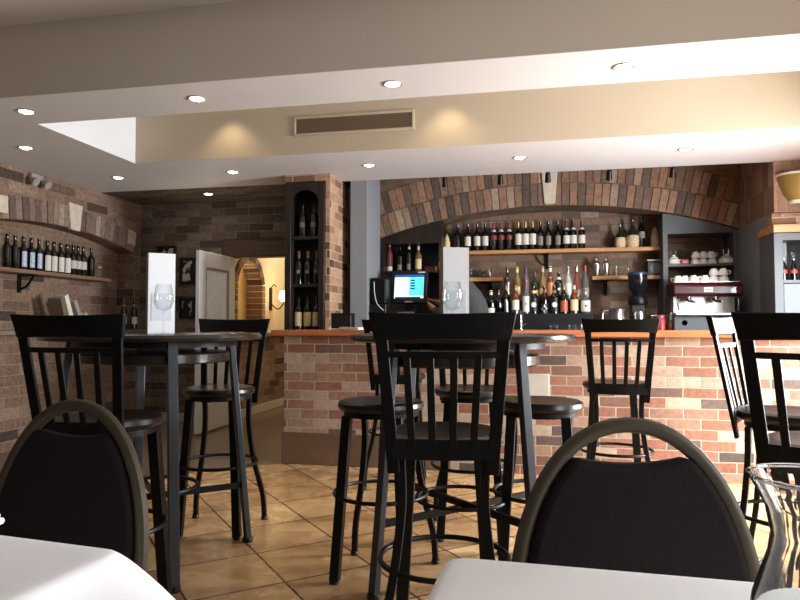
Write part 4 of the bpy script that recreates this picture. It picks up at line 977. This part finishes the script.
# ================================================================== BAR STOOLS
protoS = {}
def stool(px, zc, a_deg, label, back=True, from_back=False):
    """a_deg: heading measured clockwise from the viewing direction"""
    a = math.radians(a_deg); xc = (px-400)/F*zc
    if from_back: xc += .235*math.sin(a); zc += .235*math.cos(a)
    x, y = CW(xc, zc); rz = YAW - a
    grp = 'black bar stools with slatted backs' if back else 'backless black bar stools'
    if back in protoS: return dup(protoS[back], (x, y, 0), rz, label, grp)
    t = thing('bar_stool', label, 'bar stool', (x, y, 0), rz, grp)
    bm = BM(); lathe(bm, [(0, .722), (.17, .722), (.185, .728), (.192, .742), (.188, .758), (.176, .765), (.15, .763), (.0, .756)], 36)
    obj('seat', bm, M_SEATW, t)
    bm = BM(); lathe(bm, [(.14, .70), (.165, .70), (.165, .7215), (.14, .7215), (.14, .70)], 28); box(bm, -.14, .14, -.02, .02, .702, .72); box(bm, -.02, .02, -.14, .14, .702, .72); obj('seat_frame', bm, M_BLACKM, t)
    for sx in (-1, 1):
        bm = BM(); sweep(bm, [(sx*.115, .115, .705), (sx*.155, .155, .012)], rect(.042, .036), up=(0, 1, 0)); lg = obj('leg', bm, M_BLACKM, t, bevel=.003)
        bm = BM(); lathe(bm, [(0, 0), (.02, 0), (.023, .006), (.02, .022), (0, .022)], 12, c=(sx*.156, .156, 0)); obj('foot', bm, M_PLAST, lg)
        bm = BM(); sweep(bm, smoothpts([(sx*.128, -.13, .705), (sx*.125, -.135, .55), (sx*.15, -.155, .34), (sx*.19, -.19, .15), (sx*.2, -.2, .012)], 5), rect(.027, .022), up=(0, 1, 0)); lg = obj('leg', bm, M_BLACKM, t, bevel=.003)
        bm = BM(); lathe(bm, [(0, 0), (.018, 0), (.021, .006), (.018, .02), (0, .02)], 12, c=(sx*.2, -.2, 0)); obj('foot', bm, M_PLAST, lg)
    bm = BM(); ring(bm, .205, .009, .36); obj('foot_ring', bm, M_BLACKM, t)
    if back:
        def bk(z): return -.172-.068*(z-.70)/.40       # backward lean
        for sx in (-1, 1):
            bm = BM(); sweep(bm, [(sx*.146, bk(.66), .66), (sx*.155, bk(.8), .8), (sx*.176, bk(1.065), 1.065)], rect(.036, .014), up=(0, 1, 0)); obj('back_post', bm, M_BLACK, t, bevel=.003)
        # curved top rail, flared at the ears
        n = 14; top = []; bot = []
        bm = BM(); rows = []
        for k in range(n+1):
            s = -1+2*k/n; bow = -.03*(1-s*s)
            xt, xb = s*.212, s*.196
            zt, zb = 1.138-.006*(1-s*s), 1.056+.004*(1-s*s)
            rows.append([(xb, bk(1.05)+bow-.010, zb), (xt, bk(1.13)+bow-.012, zt), (xt, bk(1.13)+bow+.010, zt), (xb, bk(1.05)+bow+.010, zb)])
        vr = [[bm.verts.new(p) for p in r] for r in rows]
        for A_, B_ in zip(vr, vr[1:]):
            for j in range(4): bm.faces.new([A_[j], A_[(j+1) % 4], B_[(j+1) % 4], B_[j]])
        bm.faces.new(vr[0][::-1]); bm.faces.new(vr[-1]); obj('top_rail', bm, M_BLACK, t, bevel=.004)
        bm = BM(); sweep(bm, smoothpts([(-.17, bk(1.015), 1.015), (0, bk(1.015)-.022, 1.015), (.17, bk(1.015), 1.015)], 5), rect(.012, .018), up=(0, 0, 1)); obj('back_rail', bm, M_BLACKM, t)
        bm = BM(); sweep(bm, smoothpts([(-.15, bk(.735), .735), (0, bk(.735)-.012, .735), (.15, bk(.735), .735)], 5), rect(.014, .06), up=(0, 0, 1)); obj('back_rail', bm, M_BLACKM, t)
        for k in range(4):
            f = (-.6+.4*k); xb, xt = f*.15, f*.172
            bm = BM(); sweep(bm, [(xb, bk(.74)-.012*(1-f*f), .74), (xt, bk(1.015)-.022*(1-f*f), 1.015)], rect(.022, .009), up=(0, 1, 0)); obj('slat', bm, M_BLACKM, t, bevel=.002)
    protoS[back] = t
    return t
stool(442, 1.90, 5, 'black slat-backed bar stool nearest the viewer, seen from behind, central', from_back=True)
stool(70, 2.24, 9, 'black slat-backed bar stool before the left pub table, seen from behind', from_back=True)
stool(220, 3.60, 184, 'black slat-backed bar stool on the far side of left pub table')
stool(620, 3.72, 11, 'black slat-backed bar stool alone before the bar at right', from_back=True)
stool(393, 4.40, 9, 'black slat-backed bar stool at the bar, mostly behind the nearest stool', from_back=True)
stool(470, 3.55, 186, 'black slat-backed bar stool on the far side of centre pub table')
stool(819, 1.75, 40, 'black slat-backed bar stool at the right edge, back towards the viewer', from_back=True)
stool(724, 2.75, 128, 'black slat-backed bar stool at right, turned side-on behind another', from_back=True)
stool(381, 2.96, 197, 'backless round black bar stool left of the centre pub table', back=False)
stool(539, 2.97, 195, 'backless round black bar stool right of the centre pub table', back=False)

# ================================================================== PUB TABLES
tp = None
def pubtable(xc, zc, rot, label):
    global tp
    x, y = CW(xc, zc); rz = YAW+math.radians(rot)
    if tp: return dup(tp, (x, y, 0), rz, label)
    t = tp = thing('pub_table', label, 'table', (x, y, 0), rz, 'round pub tables')
    bm = BM(); lathe(bm, [(0, 1.028), (.47, 1.028), (.495, 1.032), (.5, 1.044), (.496, 1.056), (.485, 1.06), (0, 1.06)], 56); obj('table_top', bm, M_TABLET, t)
    bm = BM(); lathe(bm, [(0, .925), (.335, .925), (.345, .932), (.345, .968), (.335, .975), (0, .975)], 48); obj('shelf', bm, M_TABLET, t)
    for k in range(4):
        a = PI/2*k
        r0, r1 = .365, .462
        bm = BM(); sweep(bm, [(r0*math.cos(a), r0*math.sin(a), 1.028), (r1*math.cos(a), r1*math.sin(a), .02)], rect(.045, .03), up=(math.cos(a), math.sin(a), 0)); lg = obj('leg', bm, M_TABLEM, t, bevel=.004)
        bm = BM(); lathe(bm, [(0, 0), (.024, 0), (.028, .008), (.026, .024), (0, .026)], 14, c=(r1*math.cos(a), r1*math.sin(a), 0)); obj('foot', bm, M_PLAST, lg)
    for k in range(2):
        a = PI/2*k; r = .425; z = .31+.0*k
        bm = BM(); sweep(bm, [(-r*math.cos(a), -r*math.sin(a), z-.02*k), (r*math.cos(a), r*math.sin(a), z-.02*k)], rect(.016, .03 if k == 0 else .029), up=(0, 0, 1)); obj('cross_brace', bm, M_BLACKM, t)
    bm = BM(); ring(bm, .2, .009, .335); obj('foot_ring', bm, M_BLACKM, t)
    bm = BM(); lathe(bm, [(.3, 1.0), (.37, 1.0), (.37, 1.027), (.3, 1.027), (.3, 1.0)], 40); obj('apron', bm, M_BLACKM, t)
    return t
pubtable(-1.17, 3.16, -59, 'round black pub table at left with white menu card')
pubtable(.273, 2.96, -55, 'round black pub table at centre behind the nearest stool')
# menu cards and wine glasses standing on them
def menu_card(px, zc, h, label, rot):
    x, y = W(px, zc); t = thing('menu_holder', label, 'menu card', (x, y, 1.06), rot, 'menu cards on the pub tables')
    bm = BM(); box(bm, -.06, .06, -.028, .028, 0, h); obj('card', bm, M_CARD, t, bevel=.001)
    bm = BM(); box(bm, -.0615, -.0605, -.0285, .0285, 0, h+.001); box(bm, .0605, .0615, -.0285, .0285, 0, h+.001); obj('card_edge', bm, M_LABELK, t)
    bm = BM(); box(bm, -.045, .045, -.0295, -.0285, .06, h*.5); obj('printed_area', bm, mat('faint print', (222, 228, 236), .5, var=.05, scale=40), t)
menu_card(160.5, 3.1, .375, 'tall white menu card on the left pub table', YAW+.5)
menu_card(454.5, 2.95, .385, 'tall white menu card on the centre pub table', YAW+.22)
wg = None
def wineglass(px, zc, label):
    global wg
    x, y = W(px, zc)
    if wg: return dup(wg, (x, y, 1.06), 0, label)
    t = wg = thing('wine_glass', label, 'wine glass', (x, y, 1.06), 0, 'wine glasses on the pub tables')
    bm = BM(); lathe(bm, [(0, .0), (.036, 0), (.036, .002), (.008, .007), (.0, .008)], 24); obj('foot', bm, M_GLASS2, t)
    bm = BM(); lathe(bm, [(.008, .007), (.004, .015), (.004, .09), (.007, .1)], 14); obj('stem', bm, M_GLASS2, t)
    bm = BM(); lathe(bm, [(.007, .1), (.03, .112), (.043, .14), (.044, .165), (.038, .2), (.033, .225), (.032, .225), (.037, .2), (.0425, .165), (.0415, .141), (.028, .115), (0, .104)], 28); obj('bowl', bm, M_GLASS2, t)
    return t
wineglass(163.5, 2.96, 'empty wine glass before the menu card on the left table')
wineglass(452.5, 2.80, 'empty wine glass before the menu card on the centre table')

# ================================================================== DINING TABLES, CHAIRS, CARAFE
def cloth_table(corner, ang, sx, w, d, label_t, label_c, flare):
    """corner: far corner; sx=+1 table extends to +X from it, -1 to -X; extends toward the viewer"""
    cx, cy = corner; c, s = math.cos(ang), math.sin(ang)
    def T(u, v, z=0): return (cx+c*u*sx+s*v, cy+s*u*sx-c*v, z)       # u along far edge away from corner, v towards the viewer
    mx = T(w/2, d/2)
    t = thing('dining_table', label_t, 'table', (mx[0], mx[1], 0), ang)
    bm = BM(); box(bm, -w/2+.012, w/2-.012, -d/2+.012, d/2-.012, .715, .745); obj('table_top', bm, M_DWOOD, t, bevel=.006)
    bm = BM(); tube(bm, [(0, 0, .06), (0, 0, .714)], .04, 14); obj('column', bm, M_BLACKM, t)
    bm = BM(); lathe(bm, [(0, 0), (.26, 0), (.26, .02), (.06, .06), (0, .06)], 28); obj('base', bm, M_BLACKM, t)
    # cloth grid: perimeter rows following a rounded edge, then the hang
    bm = BM(); n = 18; r = .018; per = []
    for side, (L_, f) in enumerate(((w, lambda q: (q*w, 0)), (d, lambda q: (w, q*d)), (w, lambda q: (w-q*w, d)), (d, lambda q: (0, d-q*d)))):
        for k in range(n): per.append((f(k/n), side, k/n))
    nrm = [(0, -1), (1, 0), (0, 1), (-1, 0)]
    rows = []
    for (dist, zz, fl) in ((-.03, .752, 0), (-.012, .7515, 0), (-.004, .749, 0), (.002, .744, 0), (.006, .73, .1), (.012, .69, .35), (.02, .64, .6), (.03, .57, .85), (.036, .5, 1)):
        row = []
        for (uv, side, q) in per:
            nx, ny = nrm[side]
            if q == 0:
                px_, py_ = nrm[side-1]; nx, ny = (nx+px_), (ny+py_)
            cor = max(0, 1-min(q, 1-q)*n/3.0) if True else 0
            wave = .5+.5*math.cos(q*2*PI*3.5+side)
            e = dist+fl*(flare*cor**1.2+.022*wave*(1-cor))
            row.append(bm.verts.new(T(uv[0]+nx*e, uv[1]+ny*e, zz-(.02*cor*fl))))
        rows.append(row)
    m = len(per)
    for A_, B_ in zip(rows, rows[1:]):
        for k in range(m): bm.faces.new([A_[k], A_[(k+1) % m], B_[(k+1) % m], B_[k]])
    bm.faces.new(rows[0])
    o = obj('tablecloth', bm, M_CLOTH); tag(o, label_c, 'tablecloth', 'white tablecloths')
    o.modifiers.new('sub', 'SUBSURF').render_levels = 1
    for p in o.data.polygons: p.use_smooth = True
    return T
Tr = cloth_table(onZ(447, 550, .752), math.radians(-2.2), 1, .9, .75, 'dining table under the right-hand white cloth', 'white tablecloth below the glass carafe', .02)
Tl = cloth_table(onZ(131, 545, .752), math.radians(-6.4), -1, .8, .8, 'dining table under the left-hand white cloth', 'white tablecloth at lower left, its corner hanging in a fold', .13)

cp = None
def banquet(px, zc, a_deg, label):
    """chair facing the viewer: local -Y is the front; origin under the backrest"""
    global cp
    x, y = W(px, zc); rz = YAW+math.radians(a_deg)
    if cp: return dup(cp, (x, y, 0), rz, label)
    t = cp = thing('banquet_chair', label, 'chair', (x, y, 0), rz, 'round-backed banquet chairs')
    # back outline: from seat level up around an oval arch
    def outline(inset, n=34):
        pts = []
        rx, rz_ = .222-inset, .335-inset
        for k in range(n+1):
            a = -.42+(PI+.84)*k/n
            xx = rx*math.copysign(abs(math.cos(a))**.95, math.cos(a)); zz = .575+rz_*math.sin(a)
            pts.append((xx, zz))
        return pts
    lean = lambda z: .12*(z-.45)
    P0 = outline(0)
    bm = BM(); sweep(bm, [(xx, lean(zz), zz) for xx, zz in P0], [(q[0]*.0148, q[1]*.014) for q in circ(1, 10)], up=(0, 1, 0)); obj('back_frame', bm, M_BRONZE, t)
    # padded back: inside the frame, cut below the hand-hold gap
    inn = [p for p in outline(.014, 60)]
    ztop = .852
    poly = [p for p in inn if p[1] < ztop]
    xs = max(p[0] for p in inn if p[1] > ztop-.02 and p[1] < ztop+.03) if True else .1
    right = [p for p in poly if p[0] > 0]; left = [p for p in poly if p[0] <= 0]
    topl = [(f*right[-1][0], right[-1][1]-.012*(1-f*f)) for f in (.75, .5, .25, 0, -.25, -.5, -.75)]
    loop = right+topl+left
    bm = BM()
    prism(bm, loop, -.022, .020, lambda s, z, w: (s, lean(z)+w, z)); obj('back_pad', bm, M_FABRIC, t, bevel=.014, seg=3)
    bm = BM(); prism(bm, [(-.2, -.40), (.2, -.40), (.21, -.36), (.2, .0), (.17, .03), (-.17, .03), (-.2, .0), (-.21, -.36)], .41, .47, lambda s, q, w: (s, q, w)); obj('seat', bm, M_FABRIC, t, bevel=.02, seg=3)
    bm = BM()
    for sx in (-1, 1): sweep(bm, [(sx*.19, -.36, .4), (sx*.19, .03, .4)], rect(.02, .02), up=(0, 0, 1))
    sweep(bm, [(-.19, -.36, .4), (.19, -.36, .4)], rect(.02, .018), up=(0, 0, 1)); sweep(bm, [(-.19, .03, .4), (.19, .03, .4)], rect(.02, .018), up=(0, 0, 1)); obj('seat_frame', bm, M_BRONZE, t)
    for sx in (-1, 1):
        bm = BM(); sweep(bm, smoothpts([(sx*P0[0][0], lean(P0[0][1]), P0[0][1]), (sx*.18, .02, .4), (sx*.19, .06, .2), (sx*.195, .10, .005)], 4), circ(.0115, 8)); obj('leg', bm, M_BRONZE, t)
        bm = BM(); tube(bm, [(sx*.19, -.36, .41), (sx*.195, -.38, .005)], .0115); obj('leg', bm, M_BRONZE, t)
    return t
banquet(637, 1.21, 1, 'dark brown banquet chair across the table with the carafe')
banquet(61, 1.52, -19, 'dark brown banquet chair behind the lower left tablecloth')

x, y = W(812, .55)
t = thing('carafe', 'clear glass carafe with flared lip at right edge of table', 'carafe', (x, y, .753)); t.scale = (1, 1, .955)
bm = BM(); outer = [(0, 0), (.05, 0), (.056, .006), (.059, .03), (.058, .065), (.049, .125), (.0365, .165), (.034, .182), (.038, .205), (.047, .224), (.0505, .23)]
inner = [(.0485, .2315), (.0455, .226), (.0355, .205), (.031, .182), (.0335, .165), (.046, .125), (.055, .065), (.056, .032), (.05, .012), (0, .01)]
lathe(bm, outer+inner, 48)
mg, nt, b = newmat('carafe glass'); b.inputs['Transmission Weight'].default_value = 1; b.inputs['Roughness'].default_value = .02; b.inputs['IOR'].default_value = 1.45; b.inputs['Base Color'].default_value = (.95, .97, .97, 1)
obj('glass_body', bm, mg, t)
bm = BM(); tube(bm, [(.0495*math.cos(2*PI*k/48), .0495*math.sin(2*PI*k/48), .2315) for k in range(48)], .0022, 8, True, up=(0, 0, 1)); obj('lip', bm, mg, t)
x, y = onZ(-30, 525, .76)
t = thing('side_plate', 'white napkin edge on the lower left tablecloth', 'napkin', (x, y, .754)); t.name = 'folded_napkin'
bm = BM(); box(bm, -.05, .035, -.05, .05, 0, .012); obj('fold', bm, M_CLOTH, t, bevel=.005)
bm = BM(); box(bm, -.05, .03, -.045, .045, .0125, .02); obj('fold', bm, M_CLOTH, t, bevel=.003)

# ================================================================== LIGHT
def light(kind, name, loc, energy, color, rot=None, **k):
    l = bpy.data.lights.new(name, kind); l.energy = energy; l.color = color
    for a, v in k.items(): setattr(l, a, v)
    o = bpy.data.objects.new(name, l); COL.objects.link(o); o.location = loc
    if rot: o.rotation_euler = rot
    return o
WARM = (1.0, .80, .56)
DAY = (.93, .965, 1)
for i, (y0, y1) in enumerate(((.2, 1.5), (3.7, 4.8))):
    light('AREA', 'window_light', (XR+.02, (y0+y1)/2, 1.35), (100, 560)[i], DAY, (0, PI/2-.55, 0), shape='RECTANGLE', size=1.5, size_y=y1-y0-.1)
for k, (x, y, z) in enumerate(spots):
    light('SPOT', 'downlight_beam', (x, y, z-.02), (34 if y < 4 else 24), WARM, spot_size=math.radians(62), spot_blend=.7, shadow_soft_size=.03)
for px in (225, 448):
    X = onY(px, 5.0); light('SPOT', 'recess_beam', (X, 4.93, ZC-.02), 11, (1, .80, .52), spot_size=math.radians(110), spot_blend=.7, shadow_soft_size=.05)
for px in (445, 500, 560, 611, 675):
    X = onY(px, 6.25); light('SPOT', 'niche_beam', (X, 6.25, 2.44), 15, (1, .88, .72), (math.radians(30), 0, 0), spot_size=math.radians(80), spot_blend=.6, shadow_soft_size=.03)
light('POINT', 'passage_lamp', (-3.22, onX(271, -3.42), 1.5), 7, (1, .8, .5), shadow_soft_size=.04)
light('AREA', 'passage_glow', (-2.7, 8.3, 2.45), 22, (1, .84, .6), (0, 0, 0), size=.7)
light('POINT', 'corner_fill', (-3.3, 6.3, 1.95), 5, (1, .84, .66), shadow_soft_size=.25)  # added fill point with no fitting, lifts the dark rear corner and vault
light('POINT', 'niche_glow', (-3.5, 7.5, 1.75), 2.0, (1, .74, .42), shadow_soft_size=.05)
w = bpy.data.worlds.new('room'); scn.world = w; w.use_nodes = True
bg = w.node_tree.nodes['Background']; bg.inputs[0].default_value = (.95, .96, 1, 1); bg.inputs[1].default_value = .05

# ================================================================== CAMERA
cam = bpy.data.cameras.new('camera'); co = bpy.data.objects.new('camera', cam); COL.objects.link(co)
cam.sensor_fit = 'HORIZONTAL'; cam.sensor_width = 36; cam.lens = F/800*36; cam.clip_start = .02
co.location = (0, 0, CAMZ)
co.rotation_euler = (PI/2 + math.atan((HOR-300)/F), 0, YAW)
scn.camera = co
scn.view_settings.view_transform = 'Standard'; scn.view_settings.look = 'None'; scn.view_settings.exposure = -.35
